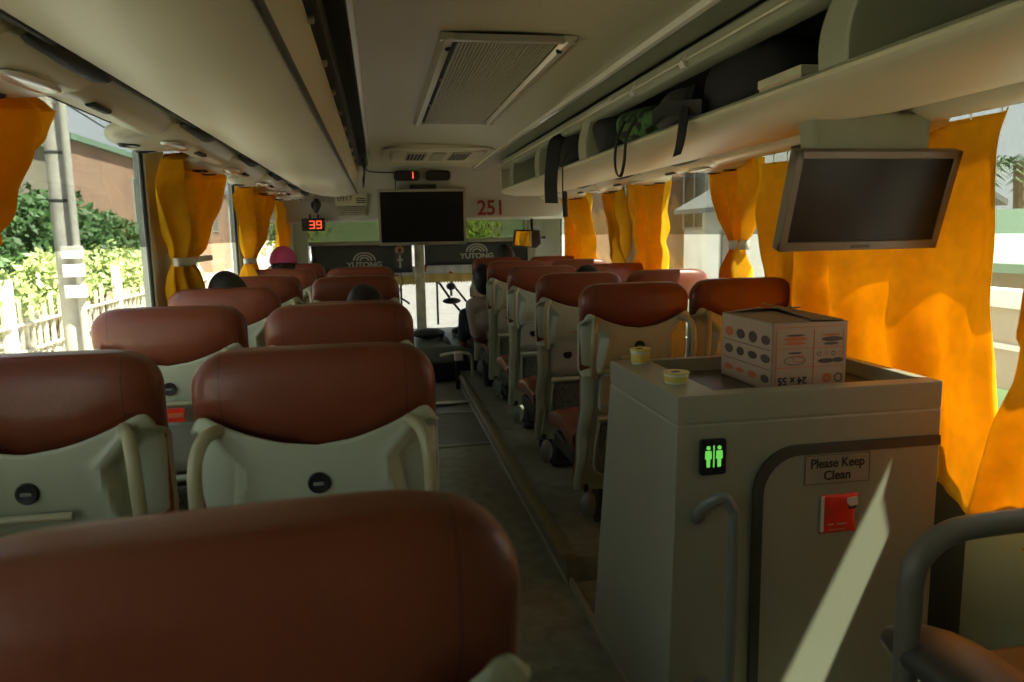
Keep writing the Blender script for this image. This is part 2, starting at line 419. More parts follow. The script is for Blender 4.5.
# rear wall behind the camera, front wall under the windscreen, front bulkhead
o = MB().box(XL-.08, XR+.08, Y0-.06, Y0, -.3, 2.18).build('wall_rear', M['wall'], smooth=False); struct(o)
m = MB()
prof = [(6.92, 2.075), (6.96, 2.0), (7.0, 1.85), (7.02, 1.575), (7.06, 1.555), (8.68, 1.66), (8.8, 1.72), (8.8, 2.16), (6.92, 2.16)]
m.prism(prof, 'X', XL-.02, XR+.02)
o = m.build('wall_front_bulkhead', M['wall'], bevel=.01); struct(o)
m = MB(); m.box(XL-.08, XR+.08, 8.66, 8.8, -.4, .30)
m.box(XL-.08, -.78, 8.62, 8.8, .25, 1.75); m.box(1.70, XR+.08, 8.62, 8.8, .25, 1.75)
o = m.build('wall_front', M['pillar'], bevel=.012); struct(o)
def windscreen(n, x0, x1):
    r = thing('window_%d' % n, None, None, ((x0+x1)/2, 8.7, .3), kind='structure')
    MB().box(x0, x1, 8.70, 8.706, .28, 1.72).build('pane', M['film2'], r, smooth=False)
    MB().box(x0+.01, x1-.01, 8.692, 8.694, 1.33, 1.70).build('green_sun_band', M['green'], r, smooth=False)
    m = MB(); m.box(x0, x1, 8.66, 8.70, .28, .33); m.box(x0, x1, 8.66, 8.70, 1.66, 1.70)
    m.build('window_frame', M['dark'], r, smooth=False)
windscreen(nw, -.80, .40); windscreen(nw+1, .50, 1.72)
m = MB(); m.prism([(.395, 8.56), (.505, 8.56), (.50, 8.74), (.40, 8.74)], 'Z', .28, 1.66)
o = m.build('trim_10', mat('centre_post_paint', (.62, .60, .44), .5, nscale=8, namt=.35), bevel=.012); struct(o)

# ------------------------------------------------------------------ luggage racks
rk = thing('luggage_rack', 'closed cream overhead luggage rack above the seats on the utility pole side', 'luggage rack', (-.5, 2.5, 1.75))
prof = [(-.140, 1.918), (-.132, 1.905), (-.146, 1.765), (-.158, 1.752), (-.30, 1.732), (-.42, 1.742), (-.54, 1.775), (-.56, 1.79),
        (-.56, 1.83), (-.90, 1.93), (-.90, 1.95), (-.54, 1.86), (-.2, 1.80), (-.17, 1.82), (-.16, 1.918)]
MB().prism(prof, 'Y', Y0, 6.02).build('rack_shell', M['rackc'], rk)
m = MB(); m.prism([(-.144, 1.7605), (-.1422, 1.7555), (-.1502, 1.7490), (-.1522, 1.7535)], 'Y', Y0, 6.0)
m.build('seam_gasket', M['gasket'], rk, smooth=False)
MB().prism([(-.5505, 1.776), (-.5560, 1.774), (-.5560, 1.784), (-.5505, 1.784)], 'Y', Y0, 6.0).build('seam_gasket', M['gasket'], rk, smooth=False)
m = MB(); m.prism([(-.14, 1.76), (-.30, 1.735), (-.54, 1.778), (-.9, 1.93), (-.9, 2.06), (-.12, 2.06)], 'Y', 6.02, 6.035)
m.build('end_cap', M['rackc'], rk, bevel=.006)
MB().prism([(-.165, 1.975), (-.15, 1.965), (-.115, 1.97), (-.115, 2.03), (-.165, 2.035)], 'Y', Y0, 6.02).build('upper_rail', M['dark'], rk, bevel=.004)
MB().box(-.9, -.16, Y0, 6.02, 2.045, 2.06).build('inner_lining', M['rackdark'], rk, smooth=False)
for yy in [.9+.42*i for i in range(12)]:
    MB().lathe([(.001, 0), (.009, .0), (.009, .012), (.001, .014)], (-.130, yy, 1.895), 10, 'X').build('bolt', M['metal'], rk)

rk = thing('luggage_rack', 'open overhead luggage rack with bags above the toilet cabin side', 'luggage rack', (1.4, 2.5, 1.75))
prof = [(.985, 1.770), (.982, 1.758), (.998, 1.742), (1.10, 1.722), (1.28, 1.722), (1.43, 1.742), (1.47, 1.765), (1.47, 1.80),
        (1.76, 1.88), (1.76, 1.90), (1.45, 1.815), (1.30, 1.745), (1.02, 1.755), (1.0, 1.772)]
MB().prism(prof, 'Y', Y0, 5.98).build('rack_shell', M['rackc'], rk)
MB().prism([(.980, 1.768), (.986, 1.776), (1.002, 1.778), (1.004, 1.768)], 'Y', Y0, 5.98).build('lip_trim', M['beam'], rk)
MB().prism([(1.0, 1.925), (.985, 1.935), (.975, 1.985), (.99, 1.998), (1.04, 1.99), (1.05, 1.93)], 'Y', Y0, 5.98).build('front_beam', M['beam'], rk, bevel=.004)
MB().prism([(.972, 1.953), (.968, 1.958), (.975, 1.964), (.983, 1.955)], 'Y', Y0, 5.98).build('beam_moulding', M['rackc'], rk)
m = MB(); m.box(1.02, 1.76, Y0, 5.98, 2.035, 2.05); m.box(1.74, 1.76, Y0, 5.98, 1.88, 2.05)
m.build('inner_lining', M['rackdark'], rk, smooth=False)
for yy, w in ((.45, .09), (1.53, .10), (3.55, .11), (4.6, .09), (5.5, .08)):
    rows = []
    for k in range(11):
        t = k/10; z = 1.765+.215*t; bend = .13*(t**2.2)
        x0 = .985-.012*math.sin(PI*t)
        rows.append([(x0, yy+w/2-bend, z), (x0+.012, yy+w/2-bend+.004, z), (1.70, yy+w/2-bend, z), (1.70, yy-w/2-bend, z), (x0+.03, yy-w/2-bend, z), (x0+.008, yy-w/2-bend+.006, z)])
    MB().grid(rows, True).build('divider', M['beam'], rk, bevel=.004)
m = MB(); m.prism([(.985, 1.77), (1.1, 1.722), (1.3, 1.722), (1.47, 1.78), (1.75, 1.88), (1.75, 2.04), (1.65, 2.04), (1.60, 1.90), (1.45, 1.84), (1.15, 1.82), (1.06, 1.86), (1.04, 2.03), (.985, 2.03)], 'Y', 5.98, 6.0)
m.build('end_cap', M['rackc'], rk, bevel=.004)
for yy in (2.78, 2.30):
    MB().prism([(.962, 1.955), (.972, 1.935), (.985, 1.93), (.985, 1.975), (.972, 1.975)], 'Y', yy, yy+.035).build('latch', M['lens'], rk, bevel=.002)
MB().prism([(.966, 1.968), (.972, 1.955), (.98, 1.952), (.98, 1.975)], 'Y', 3.05, 3.4).build('lamp_lens', M['lens'], rk)

# service panels with reading-light / air modules under both racks
def service(sgn, label, xs, zoff, ys, xw):
    r = thing('service_panel', label, 'service panel', (xs, 2.5, 1.78))
    X = lambda d: xs+sgn*d
    prof = [(X(.0), 1.785+zoff), (X(.012), 1.805+zoff), (X(.040), 1.808+zoff), (X(.050), 1.785+zoff), (X(.070), 1.760+zoff), (X(.100), 1.745+zoff), (X(.135), 1.742+zoff),
            (X(.165), 1.752+zoff), (X(.185), 1.775+zoff), (X(.192), 1.800+zoff), (X(.22), 1.812+zoff), (X(.26), 1.818+zoff), (X(.30), 1.835+zoff), (X(xw), 1.868+zoff), (X(xw), 1.90+zoff), (X(.0), 1.84+zoff)]
    MB().prism(prof, 'Y', Y0, 6.9).build('channel_cover', M['cream'], r)
    MB().prism([(X(.175), 1.800+zoff), (X(.178), 1.794+zoff), (X(.19), 1.803+zoff), (X(.186), 1.809+zoff)], 'Y', Y0, 6.9).build('chrome_strip', M['metal'], r)
    for yc in ys:
        L = .46
        rows = []
        for j in range(15):
            t = -1+2*j/14; f = math.sqrt(max(0, 1-abs(t)**2.6)); y = yc+t*L/2
            w = .03+.105*f; dz = .006+.036*f; row = []
            for k in range(16):
                a = 2*PI*k/16; ca, sa = math.cos(a), math.sin(a)
                xx = X(.15)+w*(abs(ca)**.8)*(1 if ca >= 0 else -1); zz = 1.768+zoff-.10*(xx-X(.15))*sgn+dz*(abs(sa)**.9)*(1 if sa >= 0 else -1)
                row.append((xx, y, zz))
            rows.append(row)
        md = MB().grid(rows, True).build('light_module', M['cream'], r)
        for dy in (-.085, .085):
            c = Vector((X(.215), yc+dy, 1.737+zoff))
            n = MB().lathe([(.024, .006), (.033, .0), (.035, -.008), (.030, -.016), (.022, -.014), (.018, -.006)], c, 18).build('air_nozzle', M['black'], md)
        MB().ell((X(.100), yc, 1.733+zoff), .035, .12, .010, 14, 8).build('reading_light', M['lens'], md)
        MB().ell((X(.030), yc+.02, 1.778+zoff), .034, .20, .020, 16, 8).build('scoop_shade', M['dark'], md)  # dark ellipsoid stands in for shade and dark reflection in the crevice
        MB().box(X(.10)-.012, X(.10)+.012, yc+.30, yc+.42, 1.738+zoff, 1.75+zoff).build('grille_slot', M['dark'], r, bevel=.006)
service(-1, 'cream reading-light and air nozzle panel over the utility pole side windows', -.545, 0, [.75, 1.62, 2.66, 3.62, 4.55, 5.45, 6.3], .36)
service(1, 'cream reading-light and air nozzle panel over the toilet cabin side windows', 1.44, -.02, [.9, 2.2, 3.45, 4.35, 5.25, 6.2], .34)

# ------------------------------------------------------------------ ceiling air grille and hatch
r = thing('air_return_grille', 'long framed air return grille with fine slats in the ceiling', 'ceiling vent', (.44, 3.35, 2.04))
m = MB(); xa, xb, ya, yb = .215, .655, 2.40, 4.26
zc = lambda x: cz(x)
m = MB()
for (x0, x1, y0, y1) in ((xa, xb, ya, ya+.05), (xa, xb, yb-.05, yb)):
    m.prism([(y0, 2.045), (y0+.012, 2.028), (y1-.012, 2.028), (y1, 2.045)], 'X', x0, x1)
for (x0, x1) in ((xa, xa+.05), (xb-.05, xb)):
    m.prism([(x0, 2.048), (x0+.015, 2.024), (x1-.01, 2.030), (x1, 2.046)], 'Y', ya, yb)
m.build('frame', M['metal'], r)
MB().box(xa+.03, xb-.03, ya+.03, yb-.03, 2.040, 2.046).build('backing', M['dark'], r, smooth=False)
m = MB(); n = 27
for i in range(n):
    x = xa+.065+(xb-xa-.13)*i/(n-1); m.box(x-.0032, x+.0032, ya+.045, yb-.05, 2.029, 2.040)
for y in (ya+.65, ya+1.25): m.box(xa+.05, xb-.05, y, y+.012, 2.031, 2.039)
m.build('slats', M['grille'], r, smooth=False)
for sx in (xa+.035,  xb-.035):
    MB().lathe([(.002, 2.018), (.010, 2.020), (.011, 2.030)], (sx, ya+.12, 0), 10).build('screw', M['black'], r)

r = thing('roof_ventilator', 'wide shallow roof ventilator with two perforated vents near the front', 'ceiling vent', (.46, 5.8, 2.04))
def ring(w, h, rr, cx, cy, z0, z1, w2, h2, r2):
    a = rrect(w, h, rr, 6, cx, cy); b = rrect(w2, h2, r2, 6, cx, cy)
    m = MB(); n = len(a)
    rows = [[(p[0], p[1], z1) for p in a], [(p[0], p[1], z0) for p in a], [(p[0]*.5+q[0]*.5, p[1]*.5+q[1]*.5, z0-.006) for p, q in zip(a, b)], [(p[0], p[1], z0) for p in b], [(p[0], p[1], z1) for p in b]]
    return m.grid([[r_[i] for r_ in rows] for i in range(n)]+[[r_[0] for r_ in rows]])
ring(.80, 1.05, .12, .46, 5.85, 2.022, 2.05, .70, .88, .10).build('frame', M['ceil'], r)
MB().prism(rrect(.68, .84, .10, 6, .46, 5.85), 'Z', 2.012, 2.04).build('cover_panel', M['cream'], r, bevel=.01)
for cx in (.30, .62):
    m = MB(); m.prism(rrect(.15, .50, .03, 4, cx, 5.72), 'Z', 2.000, 2.015); md = m.build('vent_plate', M['grille'], r, bevel=.003)
    m = MB()
    for i in range(5):
        for j in range(9):
            m.box(cx-.062+.026*i, cx-.046+.026*i, 5.50+.048*j, 5.53+.048*j, 1.9975, 2.001)
    m.build('perforation', M['black'], md, smooth=False)
MB().prism(rrect(.10, .50, .02, 4, .46, 5.72), 'Z', 1.998, 2.014).build('turn_handle', M['grille'], r, bevel=.004)

# ------------------------------------------------------------------ seats
def W_(h):
    w = interp(h, [.10, .2, .55, .70, .80, 1.03], [.17, .20, .212, .216, .228, .228])
    if h > 1.03:
        t = min(1, (h-1.03)/.07); w = .155+.073*math.sqrt(max(0, 1-t*t))
    return w
def YC(h): return interp(h, [.16, .40, .62, .85, 1.10], [.235, .14, .045, .0, .0])
def Tr(h, x=0):    # rear half thickness of the upholstered part
    k = .062*sstep(.0, .195, abs(x)); t = interp(h, [.88+k, .925+k], [.012, .060])
    if h > 1.04: t *= .35+.65*math.sqrt(max(0, 1-((h-1.04)/.065)**2))
    return t
def Tf(h):
    t = interp(h, [.16, .3, .55, .9, 1.04], [.05, .07, .06, .055, .05])
    if h > 1.04: t *= .35+.65*math.sqrt(max(0, 1-((h-1.04)/.065)**2))
    return t
def spow(c, p): return (abs(c)**p)*(1 if c >= 0 else -1)
def make_seat():
    r = thing('coach_seat', 'x', 'seat', (0, 0, 0))
    # upholstered back
    hs = [.16+.04*i for i in range(21)]+[1.0, 1.02, 1.035, 1.05, 1.065, 1.078, 1.088, 1.095, 1.1]
    rows = []
    for h in hs:
        w = W_(h); row = []
        for k in range(56):
            a = 2*PI*k/56; s = math.sin(a)
            t = Tf(h) if s > 0 else Tr(h)
            xx = w*spow(math.cos(a), .42)
            if s <= 0: t = Tr(h, xx)
            row.append((xx, YC(h)+t*spow(s, .62), h))
        rows.append(row)
    h = 1.1; last = rows[-1]; cx = Vector((0, 0, h+.003))
    rows.append([tuple(Vector(p).lerp(cx, .35)) for p in last]); rows.append([tuple(Vector(p).lerp(cx, .8)) for p in last])
    MB().grid(rows, True).build('backrest', M['leather'], r)
    # rear shell with handle recesses
    poly = [(.190, .962), (.128, .892), (.150, .745), (.30, .71), (.30, .94)]
    def inside(x, h):
        d = 9
        for i in range(len(poly)):
            a, b = poly[i], poly[(i+1) % len(poly)]
            ex, ey = b[0]-a[0], b[1]-a[1]; L = math.hypot(ex, ey)
            d = min(d, (ex*(h-a[1])-ey*(x-a[0]))/L)
        return d
    NU, NV = 72, 96; rows = []
    # polygon must be counter-clockwise for inside(); check sign with its centre
    sgn = 1 if inside(.2, .82) > 0 else -1
    if sgn < 0: poly.reverse()
    for j in range(NV+1):
        row = []
        for i in range(NU+1):
            a = PI+.10+(PI-.20)*i/NU
            c, s = math.cos(a), math.sin(a)
            xn = spow(c, .42)*.23
            ax = abs(xn)
            ht = .925+.060*min(1, ax/.195)**1.7-.035*sstep(.205, .235, ax)
            if s > 0: ht -= .03
            h = .17+(ht-.17)*j/NV
            w = W_(h)+.002
            bulge = interp(h, [.17, .30, .60, .72, .757, .78, .90, .95, 1.0], [.05, .062, .062, .052, .050, .066, .074, .074, .066])
            x = w*spow(c, .42); y = YC(h)+(bulge if s < 0 else .03)*spow(s, .5)
            d = inside(abs(x), h)
            if s < -.05:
                y += .040*sstep(0, .022, d)
                y -= .0045*math.exp(-((d+.006)/.006)**2)*(1 if abs(x) < .225 else 0)
                # shallow V fold on the back panel
                y += .006*sstep(.10, .0, abs(x))*sstep(.80, .92, h)*0
                # raised lower field
                y += .010*sstep(.175, .165, abs(x))*sstep(.735, .72, h)
            row.append((x, y, h))
        rows.append(row)
    MB().grid(rows).build('back_shell', M['shell'], r, solid=.005)
    # grab handles
    for sx in (-1, 1):
        p = [(sx*.172, -.066, .962), (sx*.190, -.105, .958), (sx*.202, -.128, .925), (sx*.206, -.132, .86), (sx*.204, -.118, .79), (sx*.192, -.085, .742), (sx*.180, -.05, .73)]
        MB().tube(p, .0125, 12, sub=5).build('grab_handle', M['handle'], r)
    # emblem / coat button
    e = MB().lathe([(.001, -.0795), (.010, -.080), (.018, -.081), (.0205, -.079), (.0205, -.07)], (0, 0, .853), 24, 'Y').build('coat_button', M['black'], r)
    MB().box(-.010, .010, -.0835, -.080, .849, .856).build('button_bar', M['steelgrey'], e, bevel=.002)
    # folding tray and its latch bar
    def yb(h, off): return YC(h)-off
    pts = rrect(.31, .17, .035, 6, 0, .655)
    rows = [[(p[0], yb(p[1], .060), p[1]) for p in pts], [(p[0], yb(p[1], .078), p[1]) for p in pts], [(p[0]*.97, yb(p[1], .083), .655+(p[1]-.655)*.95) for p in pts]]
    rows.append([(p[0]*.5, yb(.655+(p[1]-.655)*.5, .083), .655+(p[1]-.655)*.5) for p in pts])
    tr = MB().grid(rows, True).build('tray_table', M['shell2'], r)
    MB().lathe([(.001, 0), (.022, 0), (.024, -.004), (.020, -.006)], (-.075, yb(.685, .080), .685), 20, 'Y').build('cup_ring', M['black'], tr)
    MB().tube([(-.075, -.081, .806), (-.04, -.083, .8065), (.0, -.083, .807), (.04, -.083, .8065), (.075, -.081, .806)], .0085, 10).build('tray_latch', M['handle'], tr)
    MB().tube([(-.155, yb(.548, .083), .548), (.155, yb(.548, .083), .548)], .013, 12).build('pull_bar', M['shell'], r)
    # net pocket with its raised rim
    rows = []
    for j in range(9):
        h = .27+.25*j/8; w = .135-.03*(1-j/8)**2
        rows.append([(w*(-1+2*i/10), yb(h, .078+.018*math.sin(PI*i/10)*(.3+.7*j/8)), h) for i in range(11)])
    MB().grid(rows).build('seat_pocket', M['net'], r, solid=.004)
    p = [(-.145, .525), (-.145, .40), (-.138, .30), (-.10, .262), (0, .255), (.10, .262), (.138, .30), (.145, .40), (.145, .525)]
    MB().tube([(x, yb(h, .078), h) for x, h in p], .006, 8, sub=4).build('pocket_rim', M['shell'], r)
    # cushion, base, pedestal, foot rests
    rows = []
    for j in range(13):
        t = j/12; y = .20+.47*t; top = .455-.012*math.cos(t*6)+(.0 if t < .85 else -.02*((t-.85)/.15)**2); th = .12-.02*t
        if j in (0, 12): th *= .7
        cz_ = top-th/2; row = []
        for k in range(28):
            a = 2*PI*k/28; row.append((.208*spow(math.cos(a), .38), y, cz_+th/2*spow(math.sin(a), .5)))
        rows.append(row)
    MB().grid(rows, True).build('seat_cushion', M['leather'], r)
    m = MB(); m.box(-.20, .20, .22, .60, .27, .345); m.build('seat_frame', M['dark'], r, bevel=.015)
    m = MB(); m.prism([(.27, .0), (.30, .27), (.40, .27), (.43, .0)], 'X', -.06, .06); m.box(-.10, .10, .22, .50, 0, .02)
    m.build('pedestal', M['black'], r, bevel=.01)
    for sx in (-1, 1):
        m = MB(); m.tube([(sx*.150, .235, .26), (sx*.150, .20, .20), (sx*.150, .16, .12)], .012, 8)
        a = m.build('footrest_arm', M['black'], r)
        m = MB(); m.ell((sx*.150, .15, .115), .035, .030, .065, 14, 8); m.build('footrest_pad', M['steelgrey'], a)
    return r
proto = make_seat()
used = False
seat_list = []
def seat(x, y, label, group, rec=0, dz=0):
    global used
    o = proto if not used else copy_tree(proto)
    used = True
    o.location = (x, y, PL+dz); o.rotation_euler = (rec, 0, 0); o['label'] = label; o['group'] = group
    return o
GL = 'coach seats on the utility pole side'; GR = 'coach seats on the toilet cabin side'
XW, XA, XB, XC = -.655, -.13, 1.01, 1.515
fg = seat(XA+.005, .565, 'big dark blurred coach seat back filling the near corner, closest to the camera', GL)
fg.rotation_euler.z = .10
seat(XA, 1.46, 'maroon coach seat showing its whole grey back with black round button, beside the aisle', GL)
seat(XA, 2.38, 'maroon aisle seat directly ahead of the seat showing its whole grey back', GL)
seat(XA, 3.22, 'reclined maroon aisle seat, its top edge just peeking over the seat behind', GL, rec=.0, dz=-.065)
seat(XA, 4.0, 'maroon aisle seat with a dark head resting against its rear side', GL)
seat(XA, 5.15, 'frontmost maroon aisle seat below the two small black displays', GL)
seat(XW, 1.52, 'maroon window seat cut by the picture edge, below the utility pole outside', GL)
seat(XW, 2.47, 'maroon window seat with a red tag on its grey back', GL)
seat(XW, 3.32, 'maroon window seat below the first whole tied curtain', GL)
seat(XW, 4.25, 'maroon window seat just ahead of the dark-haired head by the tied curtain', GL)
seat(XW, 5.15, 'maroon window seat just behind the pink cap', GL)
seat(XW, 6.10, 'maroon window seat beside and ahead of the pink cap', GL)
seat(XB, 2.88, 'maroon coach seat with grey shell right behind the two cups on the cabin', GR)
seat(XB, 3.72, 'maroon aisle seat with net pocket, one row ahead of the cups', GR)
seat(XB, 4.58, 'maroon aisle seat with net pocket, two rows ahead of the cups', GR)
seat(XB, 5.48, 'maroon aisle seat directly behind the person in the grey shirt', GR)
seat(XB, 6.40, 'frontmost maroon aisle seat under the interior mirror', GR)
seat(XC, 2.95, 'dark maroon window seat with a grab handle behind the carton', GR)
seat(XC, 3.78, 'sunlit maroon window seat between two tied curtains, one row ahead of the carton', GR)
seat(XC, 4.66, 'sunlit maroon window seat in front of the wide straight curtain', GR)
seat(XC, 5.56, 'maroon window seat by the thin gathered curtain', GR)
seat(XC, 6.42, 'frontmost maroon window seat by the curtain nearest the windscreen', GR)

# small red tag on the window seat
t = thing('luggage_tag', 'small red and orange tag stuck on the grey back of a window seat', 'tag', (-.637, 2.378, .872))
MB().box(-.662, -.612, 2.376, 2.380, .872, .915).build('tag_card', M['red'], t, smooth=False)
MB().box(-.660, -.614, 2.374, 2.376, .886, .900).build('tag_stripe', M['orangeprint'], t, smooth=False)

# ------------------------------------------------------------------ curtains
SC = 1.036
def lin(P, n):
    return [P[i].lerp(P[i+1], k/n) for i in range(len(P)-1) for k in range(n)]+[P[-1]]
def curtain(x, L, R, folds, amp, label, group, tie=None, name='curtain', sgn=1, nrow=44, ncol=72, seed=0, scallop=0, hang=True):
    f = lambda p: (p[0]*SC, CAMZ+(p[1]-CAMZ)*SC)
    L = [f(p) for p in L]; R = [f(p) for p in R]
    Lp = lin([Vector((p[0], p[1], 0)) for p in L], 8); Rp = lin([Vector((p[0], p[1], 0)) for p in R], 8)
    def at(P, t):
        k = t*(len(P)-1); i = min(int(k), len(P)-2); return P[i].lerp(P[i+1], k-i)
    rows = []
    y0 = (L[0][0]+R[0][0])/2
    root = thing(name, label, 'curtain', (x, y0, L[-1][1]), group)
    for j in range(nrow+1):
        t = j/nrow; a, b = at(Lp, t), at(Rp, t); w = abs(b.x-a.x); row = []
        for i in range(ncol+1):
            u = i/ncol
            p = a.lerp(b, u)
            am = 2.6*amp*(.55+.45*min(1, .35/max(w, .05)))
            wob = .35*noise.noise(Vector((u*3+seed, t*2.2, 1.3)))
            d = am*math.sin(2*PI*(folds*(u+.06*math.sin(3*t+seed))+seed*.37)+wob*3)+am*.4*math.sin(2*PI*folds*1.7*u+seed+2*t)
            if tie is not None: d *= .35+.65*min(1, abs(p.y-tie)/.12)
            d += .018*noise.noise(Vector((u*5+seed, t*6, .3)))
            zz = p.y+(scallop*math.sin(2*PI*folds*u+seed) if j == 0 else 0)
            row.append((x+d, p.x, zz))
        rows.append(row)
    MB().grid(rows).build('drape', M['orange'], root, solid=.0015)
    # hooks into the rail
    m = MB()
    n = max(2, int(abs(Lp[0].x-Rp[0].x)/.12)+1)
    for i in range(n):
        u = (i+.5)/n; p = Lp[0].lerp(Rp[0], u)
        m.tube([(x, p.x, p.y-.01), (x-.004, p.x, p.y+.02), (x, p.x, p.y+.04)], .003, 5)
    m.build('hook', M['metal'], root, smooth=False)
    return root, at, Lp, Rp
def band(root, x, y0, y1, z, h, x2=None):
    pts = []
    m = MB(); yc, w = (y0+y1)/2, (y1-y0)/2
    rows = []
    for k in range(25):
        a = 2*PI*k/24; rows.append([(x+.032*math.sin(a), yc+w*math.cos(a), z-h/2), (x+.032*math.sin(a), yc+w*math.cos(a), z+h/2)])
    m.grid(rows).build('tie_band', M['band'], root, solid=.003)
GC1 = 'orange curtains on the utility pole side'; GC2 = 'orange curtains on the toilet cabin side'
SC = 1.006
xc = XL+.085
r, *_ = curtain(xc, [(1.71,1.79),(1.66,1.70),(1.61,1.51),(1.56,1.36),(1.53,1.27)], [(1.95,1.785),(2.21,1.77),(2.14,1.69),(1.99,1.58),(1.86,1.46)], 2.6, .016, 'dark orange curtain cut by the picture edge at the utility pole window', GC1, seed=1)
r, *_ = curtain(xc, [(3.50,1.80),(3.27,1.75),(3.19,1.66),(3.28,1.57),(3.32,1.47),(3.36,1.38),(3.37,1.34),(3.34,1.29),(3.35,1.17),(3.35,1.0)], [(3.72,1.81),(4.02,1.81),(4.36,1.76),(4.06,1.60),(3.85,1.50),(3.75,1.39),(3.56,1.33),(3.60,1.27),(3.57,1.19),(3.58,1.0)], 3.5, .020, 'tied orange curtain with flared top and a long white band, between the two big windows', GC1, tie=1.33, seed=2)
band(r, xc, 3.36*SC-.03, 3.58*SC+.03, 1.333, .035)
MB().box(XL-.001, XL+.035, 3.78, 4.30, 1.312, 1.342).build('tie_bracket', M['band'], r, bevel=.006)
r, *_ = curtain(xc, [(5.16,1.79),(4.86,1.75),(4.71,1.68),(4.92,1.54),(5.02,1.43),(5.03,1.32),(5.03,1.28),(5.02,1.21),(5.02,1.0)], [(5.57,1.81),(6.04,1.81),(6.41,1.76),(5.95,1.60),(5.64,1.45),(5.37,1.35),(5.25,1.28),(5.22,1.20),(5.2,1.0)], 3.5, .020, 'tied orange curtain hanging above the pink cap, short white band', GC1, tie=1.285, seed=3)
band(r, xc, 5.02*SC-.03, 5.27*SC+.03, 1.28, .035)
r, *_ = curtain(xc, [(6.85,1.79),(6.56,1.71),(6.56,1.57),(6.67,1.41),(6.69,1.32),(6.7,1.1)], [(7.25,1.81),(7.95,1.77),(7.50,1.59),(7.24,1.42),(7.12,1.33),(7.1,1.1)], 2.6, .020, 'small orange curtain hanging beside the clock box with red digits', GC1, seed=4)
band(r, xc, 6.68*SC-.04, 7.12*SC+.04, 1.315, .03)
SC = 1.033
xc = XR-.085
r, *_ = curtain(xc, [(3.02,1.70),(3.03,1.55),(3.03,1.38),(3.02,1.23),(2.96,.99),(2.9,.72)], [(1.74,1.735),(1.75,1.62),(1.74,1.44),(1.75,1.25),(1.75,1.11),(1.73,.95),(1.70,.76),(1.72,.60)], 4.0, .020, 'wide orange curtain drawn flat behind the hanging screen and the toilet cabin', GC2, seed=5)
r, *_ = curtain(xc, [(3.61,1.75),(3.56,1.65),(3.45,1.54),(3.34,1.40),(3.31,1.35),(3.33,1.28),(3.35,1.21),(3.36,1.0)], [(3.06,1.74),(3.05,1.61),(3.09,1.53),(3.18,1.40),(3.22,1.35),(3.20,1.28),(3.19,1.22),(3.18,1.0)], 3.6, .018, 'orange curtain gathered to a narrow waist by a grey clip', GC2, tie=1.355, seed=6)
band(r, xc, 3.20*SC-.02, 3.33*SC+.02, 1.352, .045)
MB().box(XR-.03, XR, 3.05, 3.24, 1.33, 1.368).build('tie_bracket', M['band'], r, bevel=.006)
curtain(xc, [(4.77,1.73),(4.73,1.56),(4.65,1.37),(4.59,1.18),(4.58,1.0)], [(4.12,1.73),(4.16,1.54),(4.17,1.37),(4.15,1.20),(4.15,1.0)], 3, .022, 'wide untied orange curtain hanging straight above the sunlit window seats', GC2, seed=7)
curtain(xc, [(5.50,1.73),(5.30,1.57),(5.13,1.42),(5.08,1.29),(5.06,1.21),(5.06,1.0)], [(4.99,1.73),(4.97,1.57),(4.96,1.42),(4.97,1.30),(4.97,1.21),(4.97,1.0)], 2.6, .018, 'thin gathered orange curtain tapering down beside a white window post', GC2, seed=8)
curtain(xc, [(6.76,1.75),(6.58,1.58),(6.51,1.40),(6.45,1.21),(6.42,1.0)], [(5.85,1.75),(5.77,1.56),(5.71,1.40),(5.72,1.23),(5.72,1.0)], 3.2, .024, 'orange curtain nearest the windscreen under the hanging black strap', GC2, seed=9)
# rear curtain on the toilet side, its edge bunched at the picture edge
curtain(xc-.02, [(1.57,1.755),(1.565,1.60),(1.60,1.50),(1.61,1.38),(1.62,1.22),(1.63,1.14),(1.63,1.11),(1.63,1.02),(1.66,.92),(1.69,.80),(1.72,.70),(1.75,.61)], [(1.52,1.755),(1.53,1.60),(1.47,1.50),(1.43,1.38),(1.45,1.22),(1.25,1.13),(.9,1.11),(.9,1.02),(1.0,.92),(1.05,.82),(1.12,.70),(1.25,.58)], 2.5, .022, 'brightly sunlit bunched orange curtain end beside the curved grab rail', GC2, seed=10)  # its flap out of view is shaped to trim the cabin sun patch

# ------------------------------------------------------------------ toilet cabin
tx0, tx1, ty0, ty1, tz = .728, 1.49, 1.74, 2.30, 1.01
tc = thing('toilet_cabin', 'low grey-green toilet cabin with a rounded door beside the aisle', 'toilet cabin', (1.1, 2.0, 0))
m = MB()
def boxring(x0, x1, y0, y1, z): return [(x0, y0, z), (x1, y0, z), (x1, y1, z), (x0, y1, z)]
rows = [boxring(tx0-.02, tx1, ty0, ty1+.14, 0), boxring(tx0, tx1, ty0, ty1, .93), boxring(tx0+.004, tx1, ty0+.004, ty1, .934),
        boxring(tx0, tx1, ty0, ty1, .938), boxring(tx0, tx1, ty0, ty1, tz), boxring(tx0+.125, tx1-.03, ty0+.055, ty1-.03, tz),
        boxring(tx0+.13, tx1-.035, ty0+.06, ty1-.035, tz-.045)]
m.grid(rows, True).build('body', M['toilet'], tc, bevel=.007, bseg=3)
MB().prism(rrect(tx1-tx0-.17, ty1-ty0-.1, .02, 4, (tx0+tx1)/2+.047, (ty0+ty1)/2+.012), 'Z', tz-.046, tz-.041).build('tray_mat', M['tray'], tc, smooth=False)
